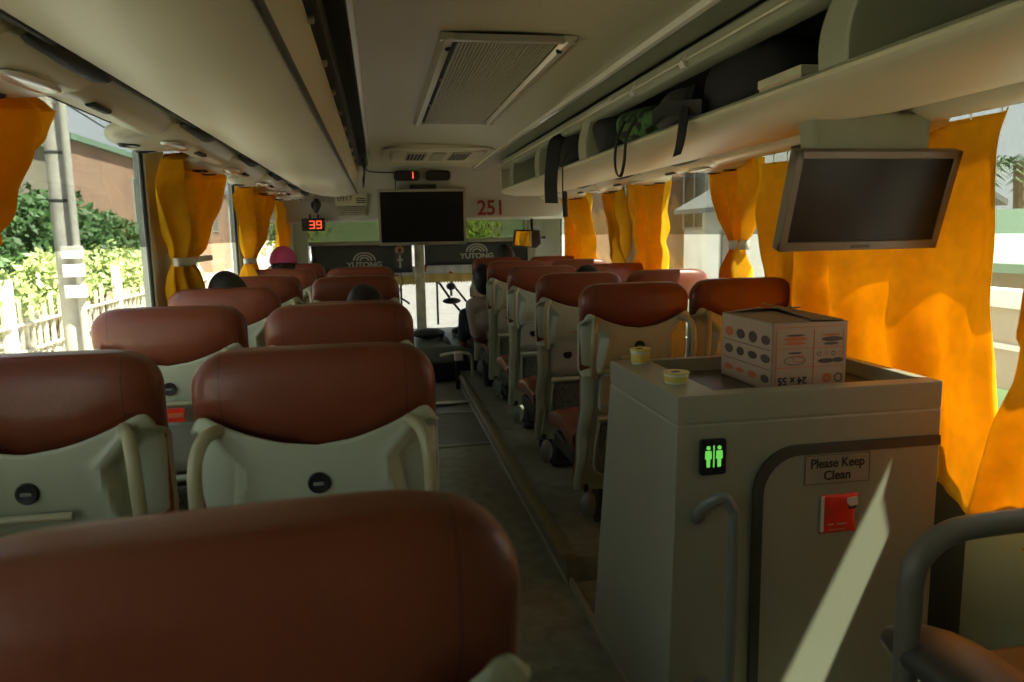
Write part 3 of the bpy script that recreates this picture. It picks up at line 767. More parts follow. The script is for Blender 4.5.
# the door: rounded top corner
def doorpoly(i):
    x0, x1, zt_, rr = .940+i, 1.485, .862-i, .12-i*.6
    pts = [(x0, .03), (x1, .03), (x1, zt_)]
    for k in range(9):
        a = PI/2+PI/2*k/8; pts.append((x0+rr+rr*math.cos(a), zt_-rr+rr*math.sin(a)))
    return pts
MB().prism(doorpoly(.022), 'Y', ty0-.008, ty0+.01).build('door', M['toilet'], tc, bevel=.004)
a, b = doorpoly(0), doorpoly(.026)
rows = [[(p[0], ty0-.001, p[1]), (p[0], ty0-.010, p[1]), (q[0], ty0-.012, q[1]), (q[0], ty0-.001, q[1])] for p, q in zip((a[2:]+a[:1]), (b[2:]+b[:1]))]
MB().grid(rows).build('door_gasket', M['gasket'], tc)
MB().tube([(.785, ty0, .690), (.790, ty0-.03, .722), (.808, ty0-.055, .752), (.832, ty0-.062, .757), (.852, ty0-.066, .725), (.856, ty0-.066, .68), (.856, ty0-.066, .30), (.850, ty0-.062, .25), (.832, ty0-.05, .225), (.81, ty0-.02, .215), (.805, ty0, .215)], .0145, 14, sub=4).build('door_handle', M['steelgrey'], tc)
MB().lathe([(.02, 0), (.021, -.008), (.014, -.014)], (.805, ty0, .215), 16, 'Y').build('handle_mount', M['steelgrey'], tc)
MB().lathe([(.02, 0), (.021, -.008), (.014, -.014)], (.785, ty0, .690), 16, 'Y').build('handle_mount', M['steelgrey'], tc)
# occupied sign
sg = MB().prism([(p[0], p[1]) for p in rrect(.072, .095, .008, 4, .824, .848)], 'Y', ty0-.012, ty0).build('toilet_sign', M['black'], tc, bevel=.003)
for cx in (.809, .839):
    w = .008
    m = MB(); m.lathe([(.0005, -.0145), (.0052, -.0145), (.0052, -.012), (.0005, -.012)], (cx, ty0, .874), 12, 'Y')
    m.prism([(cx-w, .866), (cx+w, .866), (cx+w*1.1, .845), (cx+w*.6, .845), (cx+w*.5, .823), (cx-w*.5, .823), (cx-w*.6, .845), (cx-w*1.1, .845)], 'Y', ty0-.0145, ty0-.012)
    m.build('figure_symbol', M['led_green'], sg, smooth=False)
MB().box(.8228, .8252, ty0-.0145, ty0-.012, .822, .880).build('divider_line', M['led_green'], sg, smooth=False)
# notice plate
pl = MB().box(1.082, 1.272, ty0-.012, ty0-.008, .752, .832).build('notice_plate', M['plate'], tc, bevel=.001)
text('lettering', 'Please Keep', .036, (1.177, ty0-.0125, .808), M['darkprint'], pl, sx=.90, bold=.0006)
text('lettering', 'Clean', .036, (1.177, ty0-.0125, .774), M['darkprint'], pl, sx=.95, bold=.0006)
m = MB()
for (x0, x1, z0, z1) in ((1.083, 1.271, .8305, .8315), (1.083, 1.271, .7525, .7535), (1.083, 1.0842, .753, .831), (1.2702, 1.2712, .753, .831)): m.box(x0, x1, ty0-.0128, ty0-.012, z0, z1)
m.build('plate_border', M['darkprint'], pl, smooth=False)
# red sachet stuck on the door
t = thing('red_sachet', 'crinkled red foil sachet stuck on the toilet door under the notice', 'sachet', (1.19, ty0-.01, .66))
rows = []
for j in range(15):
    v = j/14; z = .612+.108*v; hw = .056-.010*math.sin(PI*v); th = .012*math.sin(PI*v)**.6
    rows.append([(1.187+hw*(-1+2*i/14)+.004*v, ty0-.010-th*math.sin(PI*i/14)**.7-.0015*noise.noise(Vector((i*.9, j*.7, 0))), z+.0015*math.sin(i*2.2)*(1 if j in (0, 14) else 0)) for i in range(15)])
MB().grid(rows).build('foil_pouch', M['red'], t, solid=.001)
MB().box(1.133, 1.143, ty0-.0135, ty0-.0115, .617, .717).build('side_seal', M['white'], t, bevel=.001)
m = MB(); m.prism([(1.202, .712), (1.232, .716), (1.236, .692), (1.216, .688), (1.204, .696)], 'Y', ty0-.0235, ty0-.0225); m.build('printed_bowl', M['white'], t, smooth=False)
m = MB(); m.prism([(1.204, .688), (1.232, .690), (1.226, .680), (1.208, .681)], 'Y', ty0-.0235, ty0-.0225); m.build('printed_shadow', M['brownprint'], t, smooth=False)
m = MB()
for (x0, x1, z0, z1) in ((1.150, 1.166, .640, .6425), (1.176, 1.204, .640, .6425), (1.152, 1.20, .6255, .6270)): m.box(x0, x1, ty0-.0235, ty0-.0225, z0, z1)
m.build('printed_line', M['print'], t, smooth=False)

# cups on the cabin
def cup(loc, h, rr, label):
    x, y, z = loc
    t = thing('snack_cup', label, 'cup', loc, 'yellow-lidded cups on the toilet cabin')
    MB().lathe([(rr*.80, 0), (rr*.84, .002), (rr*.97, h*.86), (rr*.97, h*.9)], loc, 28).build('cup_body', M['white'], t)
    MB().lathe([(rr*.86, h*.14), (rr*.875, h*.16), (rr*.955, h*.66), (rr*.94, h*.68)], loc, 28).build('cup_label', M['yellow'], t)
    l = MB().lathe([(rr*.9, h*.86), (rr*1.05, h*.87), (rr*1.06, h*.94), (rr*1.0, h*1.0), (rr*.86, h*.98), (.001, h*.96)], loc, 28).build('cup_lid', M['yellow'], t)
    MB().ell((x-.002, y, z+h*.975), rr*.38, rr*.30, .0015, 16, 6).build('lid_print', M['brownprint'], l)
    return t
cup((.800, 2.215, tz+.001), .050, .032, 'taller yellow-lidded snack cup at the far corner of the toilet cabin top')
cup((.792, 1.905, tz+.001), .032, .036, 'short yellow-lidded snack cup on the cabin rim, closer to the notice plate')

# carton
bx = thing('carton', 'printed cardboard carton with open flaps lying in the cabin tray', 'carton', (1.18, 2.0, tz-.03))
ang = math.radians(1)
def bt(x, y, z): 
    ca, sa = math.cos(ang), math.sin(ang)
    return (1.068+x*ca-y*sa, 1.888+x*sa+y*ca, tz-.040+z)
w, l, h = .232, .30, .195
def bbox(m, x0, x1, y0, y1, z0, z1):
    vs = [bt(*p) for p in [(x0,y0,z0),(x1,y0,z0),(x1,y1,z0),(x0,y1,z0),(x0,y0,z1),(x1,y0,z1),(x1,y1,z1),(x0,y1,z1)]]
    return m.add(vs, [(0,3,2,1),(4,5,6,7),(0,1,5,4),(1,2,6,5),(2,3,7,6),(3,0,4,7)])
m = MB()
for q in ((0, w, 0, .004, 0, h), (0, w, l-.004, l, 0, h), (0, .004, 0, l, 0, h), (w-.004, w, 0, l, 0, h), (0, w, 0, l, 0, .004)): bbox(m, *q)
m.build('carton_body', M['card'], bx, smooth=False)
def flap(pts, th=.003, name='flap'):
    m = MB(); m.add([bt(*p) for p in pts]+[bt(p[0], p[1], p[2]+th) for p in pts], [(3,2,1,0), (4,5,6,7), (0,1,5,4), (1,2,6,5), (2,3,7,6), (3,0,4,7)])
    m.build(name, M['cardb'], bx, smooth=False)
flap([(0, .0, h), (.115, .0, h+.002), (.125, l, h+.012), (0, l, h)])
flap([(w, .02, h), (w, l, h), (.14, l, h+.026), (.135, .03, h+.004)])
flap([(.0, l, h), (w, l, h), (w*.9, l-.10, h+.020), (w*.25, l-.10, h+.022)])
# prints on the end face: grid lines, food pictures, lettering
yo, ye = -.0012, -.0004
m = MB()
for z in (.016, .068, .122, .182): bbox(m, .012, w-.010, yo, ye, z, z+.0018)
for x in (.012, .128, w-.012): bbox(m, x, x+.0018, yo, ye, .006, .174)
m.build('printed_grid', M['orangeprint'], bx, smooth=False)
def blob(cx, cz_, rx, rz, mm, name='printed_picture', ringw=None):
    m = MB(); n = 20
    if ringw:
        a = [bt(cx+rx*math.cos(2*PI*k/n), yo, cz_+rz*math.sin(2*PI*k/n)) for k in range(n+1)]
        b = [bt(cx+(rx-ringw)*math.cos(2*PI*k/n), yo, cz_+(rz-ringw)*math.sin(2*PI*k/n)) for k in range(n+1)]
        m.grid([[p, q] for p, q in zip(a, b)])
        m.build(name, mm, bx, smooth=False, solid=.0004)
    else:
        m.add([bt(cx+rx*math.cos(2*PI*k/n), yo, cz_+rz*math.sin(2*PI*k/n)) for k in range(n)]+[bt(cx+rx*math.cos(2*PI*k/n), ye, cz_+rz*math.sin(2*PI*k/n)) for k in range(n)], [tuple(range(n)), tuple(range(2*n-1, n-1, -1))]+[(k, (k+1) % n, n+(k+1) % n, n+k) for k in range(n)])
        m.build(name, mm, bx, smooth=False)
blob(.070, .150, .036, .006, M['orangeprint']); blob(.070, .137, .034, .0045, M['orangeprint']); blob(.070, .160, .030, .003, M['brownprint'])
blob(.185, .146, .034, .007, M['brownprint']); blob(.180, .158, .028, .003, M['orangeprint']); blob(.182, .133, .024, .004, M['brownprint'])
blob(.070, .088, .034, .013, M['brownprint'], ringw=.0022); blob(.082, .092, .020, .010, M['orangeprint'], ringw=.0025); blob(.070, .110, .022, .003, M['brownprint'])
blob(.168, .084, .026, .007, M['brownprint']); blob(.205, .085, .018, .007, M['brownprint'])
for cx in (.145, .168, .190, .213): blob(cx, .105, .007, .006, M['orangeprint'] if cx in (.168, .213) else M['brownprint'], ringw=.002)
blob(.172, .034, .014, .014, M['orangeprint']); blob(.208, .034, .013, .014, M['brownprint'], ringw=.004); blob(.172, .034, .006, .006, M['card'])
tt = text('lettering', '24 x 55', .030, bt(.064, -.0014, .032), M['darkprint'], bx, rot=(PI/2, PI, ang), bold=.0005)
# side prints
m = MB()
for z in (.062, .118): bbox(m, -.0012, -.0004, .01, l-.01, z, z+.0018)
m.build('printed_grid', M['brownprint'], bx, smooth=False)
random.seed(3)
for i in range(4):
    for z, hh in ((.145, .014), (.092, .012), (.034, .010)):
        m = MB(); y = .035+.072*i; n = 16
        ry = .022+.006*random.random(); rz = hh*(.7+.5*random.random())
        m.add([bt(-.0012, y+ry*math.cos(2*PI*k/n), z+rz*math.sin(2*PI*k/n)) for k in range(n)]+[bt(-.0003, y+ry*math.cos(2*PI*k/n), z+rz*math.sin(2*PI*k/n)) for k in range(n)], [tuple(range(n)), tuple(range(2*n-1, n-1, -1))]+[(k, (k+1) % n, n+(k+1) % n, n+k) for k in range(n)])
        m.build('printed_picture', M['brownprint'] if random.random() < .8 else M['orangeprint'], bx, smooth=False)

# ------------------------------------------------------------------ grab rail and seat armrests beside the stairwell
t = thing('grab_rail', 'thick curved grey grab rail standing beside the stairwell', 'grab rail', (1.2, 1.2, 0))
MB().tube([(.985, 1.2, .0), (.985, 1.2, .3), (.985, 1.2, .66), (.988, 1.2, .76), (1.01, 1.2, .805), (1.06, 1.2, .838), (1.14, 1.2, .848), (1.4, 1.2, .852), (1.62, 1.2, .852), (1.67, 1.2, .83), (1.68, 1.2, .80), (1.68, 1.2, .0)], .0235, 18, sub=5).build('rail_tube', mat('grab_rail_paint', (.19, .18, .14), .38), t)
for x in (.985, 1.68): MB().lathe([(.05, 0), (.05, .008), (.03, .014)], (x, 1.2, 0), 20).build('floor_flange', M['steelgrey'], t)
t = thing('attendant_seat', 'dark attendant seat with padded rounded armrests behind the grab rail', 'seat', (1.15, 1.0, 0))
def arm(x, y0, y1, z, rx, rzz=.034):
    rows = []
    for j in range(13):
        s = j/12; y = y0+(y1-y0)*s; f = math.sqrt(max(.004, 1-((s-.7)/.3)**2)) if s > .7 else 1
        if s < .1: f = .8+2*s
        zc_ = z-.05*max(0, s-.6)**2*3; row = []
        for k in range(18):
            a = 2*PI*k/18; row.append((x+rx*f*spow(math.cos(a), .7), y, zc_+rzz*f*spow(math.sin(a), .8)))
        rows.append(row)
    return MB().grid(rows, True)
armmat = mat('armrest_pad', (.075, .075, .06), .38)
arm(1.045, .72, 1.33, .600, .085).build('armrest', armmat, t)
arm(1.49, .72, 1.30, .595, .075).build('armrest', armmat, t)
MB().prism(rrect(.36, .56, .05, 5, 1.27, 1.00), 'Z', .44, .54).build('seat_cushion', armmat, t, bevel=.03, bseg=4)
m = MB(); m.box(1.18, 1.36, .9, 1.14, 0, .44); m.build('pedestal', M['black'], t, bevel=.01)
m = MB()
for x in (1.045, 1.49): m.box(x-.012, x+.012, .84, .88, .38, .585)
m.box(1.045, 1.49, .84, .88, .34, .38); m.build('arm_bracket', M['black'], t)

# ------------------------------------------------------------------ screens
def screen(label, x0, x1, ztop, zbot, yt, yb_, fm, name='television', brand=False):
    c = Vector(((x0+x1)/2, (yt+yb_)/2, (ztop+zbot)/2))
    r = thing(name, label, 'television', c)
    up = Vector((0, yt-yb_, ztop-zbot)); H = up.length; up.normalize(); rt = Vector((1, 0, 0)); nrm = rt.cross(up).normalized()  # towards +... 
    if nrm.y > 0: nrm = -nrm
    def P(a, b, d): return tuple(c+rt*a+up*b+nrm*d)
    w = (x1-x0)/2; h = H/2; bz = .022
    def slab(m, a0, a1, b0, b1, d0, d1):
        return m.add([P(a0,b0,d0),P(a1,b0,d0),P(a1,b1,d0),P(a0,b1,d0),P(a0,b0,d1),P(a1,b0,d1),P(a1,b1,d1),P(a0,b1,d1)], [(0,3,2,1),(4,5,6,7),(0,1,5,4),(1,2,6,5),(2,3,7,6),(3,0,4,7)])
    m = MB(); slab(m, -w, w, -h, h, -.035, -.004); slab(m, -w, w, h-bz, h, -.01, .006); slab(m, -w, w, -h, -h+bz*1.25, -.01, .006); slab(m, -w, -w+bz, -h, h, -.01, .006); slab(m, w-bz, w, -h, h, -.01, .006)
    m.build('bezel', fm, r, bevel=.003)
    m = MB(); slab(m, -w+bz*.9, w-bz*.9, -h+bz, h-bz*.9, -.004, .001); m.build('screen', M['screen'], r, smooth=False)
    m = MB(); slab(m, -w*.12, w*.12, -h+bz*.35, -h+bz*.75, .006, .0075); m.build('badge', M['brownprint'], r, smooth=False)
    return r, P
s1, P = screen('flat screen with a cream bezel hanging above the windscreen centre post', 0.005, .800, 1.835, 1.335, 6.86, 6.90, M['tvframe'])
m = MB(); m.box(.30, .54, 6.90, 7.02, 1.70, 1.88); m.build('wall_bracket', M['dark'], s1, bevel=.01)
s2, P = screen('tilted flat screen hanging in front of the wide orange curtain', 1.130, 1.640, 1.636, 1.362, 1.90, 1.985, M['tvdark'])
m = MB(); m.prism([(1.93, 1.60), (1.99, 1.58), (2.03, 1.755), (1.93, 1.745)], 'X', 1.20, 1.56); m.build('hanging_bracket', M['beam'], s2, bevel=.01)

# bracket cover under the rack that carries the screen
# ------------------------------------------------------------------ front details
def display(x0, x1, z0, z1, y, label, digit=None, group='small black displays above the hanging screen'):
    r = thing('display_box', label, 'display', ((x0+x1)/2, y, z0), group)
    MB().prism(rrect(x1-x0, z1-z0, .03, 5, (x0+x1)/2, (z0+z1)/2), 'Y', y-.05, y+.04).build('housing', M['black'], r, bevel=.008)
    if digit: text('digit', digit, .085, ((x0+x1)/2+.055, y-.052, (z0+z1)/2), M['led_red'], r)
    return r
dk = display(.16, .39, 1.915, 2.0, 6.93, 'small black display showing a red digit, beside the cable', '1')
display(.445, .67, 1.915, 2.0, 6.93, 'small black blank display next to the one with a red digit')
t = thing('cable', 'black cable running along the bulkhead to the small display', 'cable', (.0, 6.9, 2.0))
MB().tube([(-.09, 6.0, 2.03), (-.08, 6.5, 1.995), (-.07, 6.85, 2.0), (0, 6.90, 1.99), (.17, 6.90, 1.985)], .006, 6, sub=4).build('cable_run', M['wire'], t)
MB().tube([(.17, 6.92, 1.93), (.172, 6.925, 1.88), (.17, 6.93, 1.84)], .004, 6, sub=4).build('cable_drop', M['wire'], t)
# hanging loose wires by the slot
t = thing('cable', 'tangle of thin dark cables hanging from the slot beside the closed rack', 'cable', (-.1, 5.9, 2.0))
for k in range(4):
    MB().tube([(-.10+.01*k, 4.6+.3*k, 2.03), (-.115-.008*k, 5.2+.2*k, 2.0-.01*k), (-.10+.006*k, 5.8, 1.96+.01*k), (-.09, 6.05, 1.93-.03*k), (-.105, 6.08, 1.86-.02*k)], .004, 6, sub=4).build('cable_strand', M['wire'], t)

t = thing('number_decal', 'dark red fleet number 251 on the front bulkhead', 'number', (1.03, 7.0, 1.69))
text('lettering', '251', .19, (1.05, 6.985, 1.660), M['redprint'], t, rot=(math.radians(88), 0, 0), sx=.92, bold=.004)
t = thing('notice_sign', 'small printed notice with 0917 number beside the hanging screen', 'sign', (-.22, 7.0, 1.75))
m = MB(); m.box(-.37, -.09, 6.975, 6.99, 1.70, 1.80); m.build('notice_plate', M['ceil'], t, smooth=False)
text('lettering', '0917', .062, (-.285, 6.972, 1.762), M['darkprint'], t, sx=1.1)
m = MB()
for k in range(3): m.box(-.185, -.10, 6.970, 6.974, 1.722+.018*k, 1.732+.018*k)
m.build('small_print', M['brownprint'], t, smooth=False)
m = MB(); m.box(-.36, -.10, 6.985, 6.995, 1.61, 1.69); m.build('lower_plate', M['plate'], t, smooth=False)
m = MB()
for k in range(4): m.box(-.34, -.14, 6.981, 6.985, 1.622+.016*k, 1.626+.016*k)
m.build('small_print', M['brownprint'], t, smooth=False)
t = thing('speaker', 'little black cone speaker under the front corner above the clock', 'speaker', (-.53, 6.85, 1.70))
MB().lathe([(.012, -.065), (.03, -.03), (.045, -.005), (.04, .03), (.02, .04)], (-.53, 6.85, 1.70), 20).build('speaker_cone', M['black'], t)
MB().box(-.545, -.515, 6.85, 7.02, 1.73, 1.76).build('bracket', M['black'], t)
t = thing('clock_display', 'black box with red glowing digits 39 by the front side pillar', 'display', (-.56, 6.9, 1.5))
MB().box(-.665, -.47, 6.88, 6.96, 1.478, 1.590).build('housing', M['black'], t, bevel=.006)
MB().box(-.60, -.585, 6.90, 6.95, 1.59, 1.625).build('bracket', M['black'], t)
MB().box(-.53, -.515, 6.90, 6.95, 1.59, 1.625).build('bracket', M['black'], t)
SEG = {'a': (0, 1, 1, 1), 'b': (1, .5, 1, 1), 'c': (1, 0, 1, .5), 'd': (0, 0, 1, 0), 'e': (0, 0, 0, .5), 'f': (0, .5, 0, 1), 'g': (0, .5, 1, .5)}
def seven(ch, x, z, w, h, y, parent):
    segs = {'3': 'abgcd', '9': 'abcdfg'}[ch]; m = MB()
    for s_ in segs:
        a0, b0, a1, b1 = SEG[s_]; th = .0065
        m.box(x+min(a0, a1)*w-th*.6, x+max(a0, a1)*w+th*.6, y-.003, y, z+min(b0, b1)*h-th*.6, z+max(b0, b1)*h+th*.6)
    m.build('digit', M['led_red'], parent, smooth=False)
seven('3', -.595, 1.502, .038, .062, 6.879, t); seven('9', -.535, 1.502, .038, .062, 6.879, t)

# roller blinds with printed arcs and word
def blind(x0, x1, z0, z1, cx, label, wide):
    t = thing('roller_blind', label, 'blind', ((x0+x1)/2, 8.4, z0), 'dark printed roller blinds')
    rows = []
    for j in range(5): rows.append([(x0+(x1-x0)*i/20, 8.42+.006*math.sin(i*.9+j), z0+(z1-z0)*j/4) for i in range(21)])
    b = MB().grid(rows).build('blind_sheet', M['blind'], t, solid=.003)
    MB().tube([(x0-.02, 8.42, z1+.01), (x1+.02, 8.42, z1+.01)], .022, 10).build('roller_tube', M['tvframe'], t)
    MB().tube([(x0, 8.415, z0), (x1, 8.415, z0)], .008, 8).build('bottom_bar', M['dark'], t)
    zb = z0+.135
    for rr in (.055, .090, .126):
        m = MB(); a_ = [(cx+rr*math.cos(PI*k/16), 8.405, zb+.75*rr*math.sin(PI*k/16)) for k in range(17)]; q_ = [(cx+(rr-.020)*math.cos(PI*k/16), 8.405, zb+.75*(rr-.020)*math.sin(PI*k/16)) for k in range(17)]
        m.grid([[p, q] for p, q in zip(a_, q_)]).build('logo_arc', M['print'], t, smooth=False, solid=.002)
    text('lettering', 'YUTONG', .080, (cx, 8.400, z0+.088), M['print'], t, sx=1.12, bold=.003)
    return t
blind(-.73, .36, 1.02, 1.335, -.165, 'dark roller blind with white arcs and lettering, beside the clock, above the driver', 0)
blind(.50, 1.68, 1.09, 1.345, 1.09, 'dark roller blind with white arcs and lettering, under the red fleet number', 0)
def valance(x0, x1, label, zt_=1.09):
    t = thing('valance', label, 'valance', ((x0+x1)/2, 8.5, .9), 'floral fringed valances')
    rows = []
    for j in range(6): rows.append([(x0+(x1-x0)*i/60, 8.50+.012*math.sin(i*.8), zt_-.11*j/5) for i in range(61)])
    MB().grid(rows).build('floral_cloth', M['floral'], t, solid=.002)
    rows = []
    for j in range(4): rows.append([(x0+(x1-x0)*i/120, 8.495+.012*math.sin(i*.4), zt_-.105-.10*j/3+(.012*math.sin(i*1.9) if j == 3 else 0)) for i in range(121)])
    MB().grid(rows).build('fringe', M['fringe'], t, solid=.003)
valance(.50, 1.68, 'white floral valance with yellow fringe over the aisle-side windscreen')
valance(-.75, .39, 'white floral valance with yellow fringe over the driver windscreen', 1.075)
# dangling cross charm
t = thing('hanging_charm', 'small round charm with a cross hanging in front of the dark blind', 'charm', (.22, 8.3, 1.1))
MB().lathe([(.045, 0), (.05, .004), (.045, .010), (.03, .012)], (.22, 8.30, 1.265), 20, 'Y').build('medallion', mat('charm_brass', (.25, .20, .09), .4, metal=.5), t)
MB().lathe([(.02, 0), (.022, .003), (.02, .008)], (.22, 8.292, 1.265), 12, 'Y').build('red_centre', M['redprint'], t)
m = MB(); m.box(.212, .232, 8.29, 8.30, 1.07, 1.21); m.box(.19, .254, 8.29, 8.30, 1.15, 1.168); m.build('cross', M['print'], t)
MB().tube([(.222, 8.30, 1.07), (.23, 8.31, .98), (.25, 8.30, .90)], .004, 6, sub=3).build('cord', M['wire'], t)
# wipers outside the glass
def wiper(pts, label, extra=None):
    t = thing('windscreen_wiper', label, 'wiper', pts[0], 'windscreen wipers')
    MB().tube(pts, .015, 6).build('wiper_arm', M['black'], t)
    for e in extra or (): MB().tube(e, .013, 6).build('wiper_blade', M['black'], t)
wiper([(1.10, 8.85, .30), (.84, 8.85, .62), (.66, 8.85, .90), (.66, 8.85, .92)], 'tall wiper with double arm outside the aisle-side windscreen', [[(.66, 8.86, .36), (.66, 8.86, 1.20)], [(.66, 8.85, .92), (.79, 8.85, .91), (1.22, 8.85, .34)], [(.63, 8.84, .895), (.69, 8.84, .895)]])
wiper([(-.2, 8.85, .30), (.05, 8.85, .55), (.22, 8.85, .80)], 'wiper outside the driver windscreen beside the centre post', [[(.235, 8.86, .34), (.235, 8.86, 1.15)], [(.22, 8.85, .70), (.33, 8.85, .62)]])
# dash camera
t = thing('dash_camera', 'small black dash camera stuck to the windscreen', 'camera', (.80, 8.6, .75))
MB().ell((.80, 8.58, .83), .055, .05, .045).build('suction_mount', M['black'], t)
MB().tube([(.80, 8.58, .83), (.80, 8.56, .72)], .014, 8).build('stem', M['black'], t)
MB().ell((.80, 8.54, .665), .105, .04, .038).build('camera_body', M['black'], t)
# interior mirror
t = thing('interior_mirror', 'tilted interior mirror on a bracket beside the aisle-side windscreen corner', 'mirror', (1.36, 7.0, 1.4))
MB().prism([(1.25, 1.30), (1.27, 1.46), (1.52, 1.45), (1.53, 1.32), (1.48, 1.28)], 'Y', 6.98, 7.02).build('mirror_housing', M['black'], t, bevel=.012)
mm = mat('mirror_glass', (.75, .77, .76), .03, metal=1)
MB().prism([(1.265, 1.315), (1.282, 1.445), (1.43, 1.44), (1.43, 1.295)], 'Y', 6.966, 6.976).build('mirror_glass', mm, t, smooth=False)
MB().tube([(1.45, 7.02, 1.45), (1.45, 7.05, 1.53), (1.46, 7.08, 1.62)], .014, 8).build('mirror_arm', M['black'], t)
MB().tube([(1.53, 7.0, 1.38), (1.57, 7.0, 1.38)], .010, 8).build('pivot', M['black'], t)
# dashboard console
t = thing('driver_console', 'dark green driver console with black controls at the end of the aisle', 'console', (.62, 7.6, 0))
MB().prism([(7.15, 0), (7.10, .22), (7.2, .34), (7.75, .39), (8.56, .36), (8.56, 0)], 'X', .30, .95).build('console_body', mat('console_grp', (.11, .14, .10), .4, nscale=5, namt=.1), t, bevel=.03, bseg=3)
MB().prism([(7.10, .03), (7.08, .20), (7.16, .20), (7.16, .03)], 'X', .36, .90).build('console_panel', M['black'], t, bevel=.008)
MB().ell((.46, 7.55, .43), .17, .13, .055, 20, 8).build('cushioned_pad', M['black'], t)
MB().ell((.84, 7.7, .43), .13, .10, .045, 20, 8).build('instrument_hood', M['black'], t)
MB().strip([(.56, 7.9, .40), (.62, 7.4, .385), (.68, 7.12, .24), (.70, 7.09, .10)], (1, 0, 0), .045, .02, sub=4).build('strap', M['black'], t)
MB().strip([(.74, 7.9, .40), (.76, 7.4, .385), (.78, 7.12, .24), (.79, 7.09, .12)], (1, 0, 0), .03, .02, sub=4).build('strap', M['black'], t)
MB().box(-.75, 1.68, 8.40, 8.64, .12, .335).build('dashboard_shelf', M['dark'], t, bevel=.03)
t = thing('front_handrail', 'pale horizontal handrail with a black post at the front of the aisle', 'handrail', (.66, 6.75, 0))
MB().tube([(.52, 6.85, .31), (.62, 6.8, .335), (.74, 6.8, .33), (.80, 6.8, .30), (.81, 6.8, .15), (.81, 6.8, .0)], .014, 10, sub=4).build('rail_tube', M['pillar'], t)
MB().tube([(.67, 6.76, .0), (.67, 6.76, .30)], .022, 10).build('post', M['black'], t)
MB().box(.64, .72, 6.72, 6.80, .27, .35).build('rail_joint', M['white'], t, bevel=.01)

# floor hatch
t = thing('floor_hatch', 'pale metal-rimmed hatch in the aisle floor', 'hatch', (.50, 5.4, 0))
a = rrect(.46, .95, .06, 5, .50, 5.35); b = rrect(.43, .92, .05, 5, .50, 5.35)
m = MB(); m.grid([[(p[0], p[1], .001), (p[0], p[1], .012), (q[0], q[1], .012), (q[0], q[1], .001)] for p, q in zip(a+a[:1], b+b[:1])]); m.build('rim', M['metal'], t)
MB().prism(b, 'Z', .001, .006).build('lid', mat('hatch_vinyl', (.17, .175, .14), .4, nscale=14, namt=.2), t, smooth=False)
MB().prism([(6.12, 0), (6.10, .02), (6.16, .03), (6.20, 0)], 'X', 0, .69).build('threshold', M['metal'], t)

# ------------------------------------------------------------------ bags on the open rack
def blobbag(name, label, cat, c, r_, m_, group=None, jit=.25, seed=0, ret=False, pw=.6):
    t = thing(name, label, cat, (c[0], c[1], c[2]-r_[2]), group)
    rows = []; nv = 16
    for j in range(nv+1):
        ph = -PI/2+PI*j/nv; row = []
        for k in range(28):
            a = 2*PI*k/28; cp = abs(math.cos(ph))**pw
            d = Vector((spow(math.cos(a), pw)*cp*r_[0], spow(math.sin(a), pw)*cp*r_[1], spow(math.sin(ph), pw)*r_[2]))
            n_ = 1+jit*noise.noise(Vector((d.x*7+seed, d.y*7, d.z*9)))
            row.append((c[0]+d.x*n_, c[1]+d.y*n_, max(c[2]-r_[2], c[2]+d.z*(.9 if d.z < 0 else n_))))
        rows.append(row)
    MB().grid(rows, True).build('bag_body', m_, t)
    return t
GB = 'bags on the open luggage rack'
t = blobbag('backpack', 'black backpack on the rack with a wide strap dangling over the edge', 'bag', (1.13, 3.98, 1.862), (.15, .20, .10), M['bag'], GB, seed=1)
MB().strip([(1.02, 3.95, 1.95), (.955, 3.97, 1.91), (.935, 3.98, 1.78), (.930, 3.99, 1.68), (.935, 4.0, 1.585)], (.75, -.6, -.05), .075, .008, sub=4).build('strap', M['bag'], t)
MB().strip([(1.0, 3.86, 1.86), (.966, 3.85, 1.79), (.963, 3.86, 1.70), (.968, 3.88, 1.60), (.975, 3.93, 1.60)], (0, 1, 0), .012, .004, sub=4).build('strap', M['bag'], t)
t = blobbag('camouflage_bag', 'green camouflage bag on the rack with a looped black strap hanging', 'bag', (1.15, 2.98, 1.850), (.15, .21, .085), M['camo'], GB, seed=2)
MB().strip([(1.0, 2.97, 1.87), (.968, 2.97, 1.79), (.962, 2.975, 1.71), (.962, 2.945, 1.655), (.964, 2.90, 1.65), (.963, 2.86, 1.70), (.966, 2.84, 1.79), (1.0, 2.83, 1.86)], (0, 1, .4), .022, .005, sub=5).build('strap', M['bag'], t)
blobbag('black_bag', 'black bag squeezed beside the rack divider and the camouflage bag', 'bag', (1.14, 3.33, 1.850), (.14, .10, .095), M['bag'], GB, seed=3)
t = blobbag('shoulder_bag', 'grey and black shoulder bag on the rack with one short strap over the lip', 'bag', (1.16, 2.56, 1.842), (.16, .18, .078), M['greybag'], GB, seed=4)
MB().strip([(1.05, 2.42, 1.90), (.975, 2.30, 1.80), (.952, 2.26, 1.755), (.948, 2.27, 1.70), (.950, 2.30, 1.665)], (.5, -.8, .2), .032, .006, sub=4).build('strap', M['bag'], t)
MB().strip([(1.0, 2.64, 1.83), (.99, 2.5, 1.84), (.99, 2.36, 1.82), (1.0, 2.22, 1.80)], (0, 0, 1), .05, .012, sub=4).build('strap', M['bag'], t)
blobbag('duffel_bag', 'large black duffel bag behind the cream box on the rack', 'bag', (1.20, 2.14, 1.860), (.18, .22, .105), M['bag'], GB, seed=5, jit=.12)
t = thing('paper_box', 'flat cream box lying on the rack beside the near divider', 'box', (1.08, 1.79, 1.757))
MB().box(1.005, 1.17, 1.685, 1.885, 1.757, 1.806).build('box_base', M['card'], t, bevel=.002)
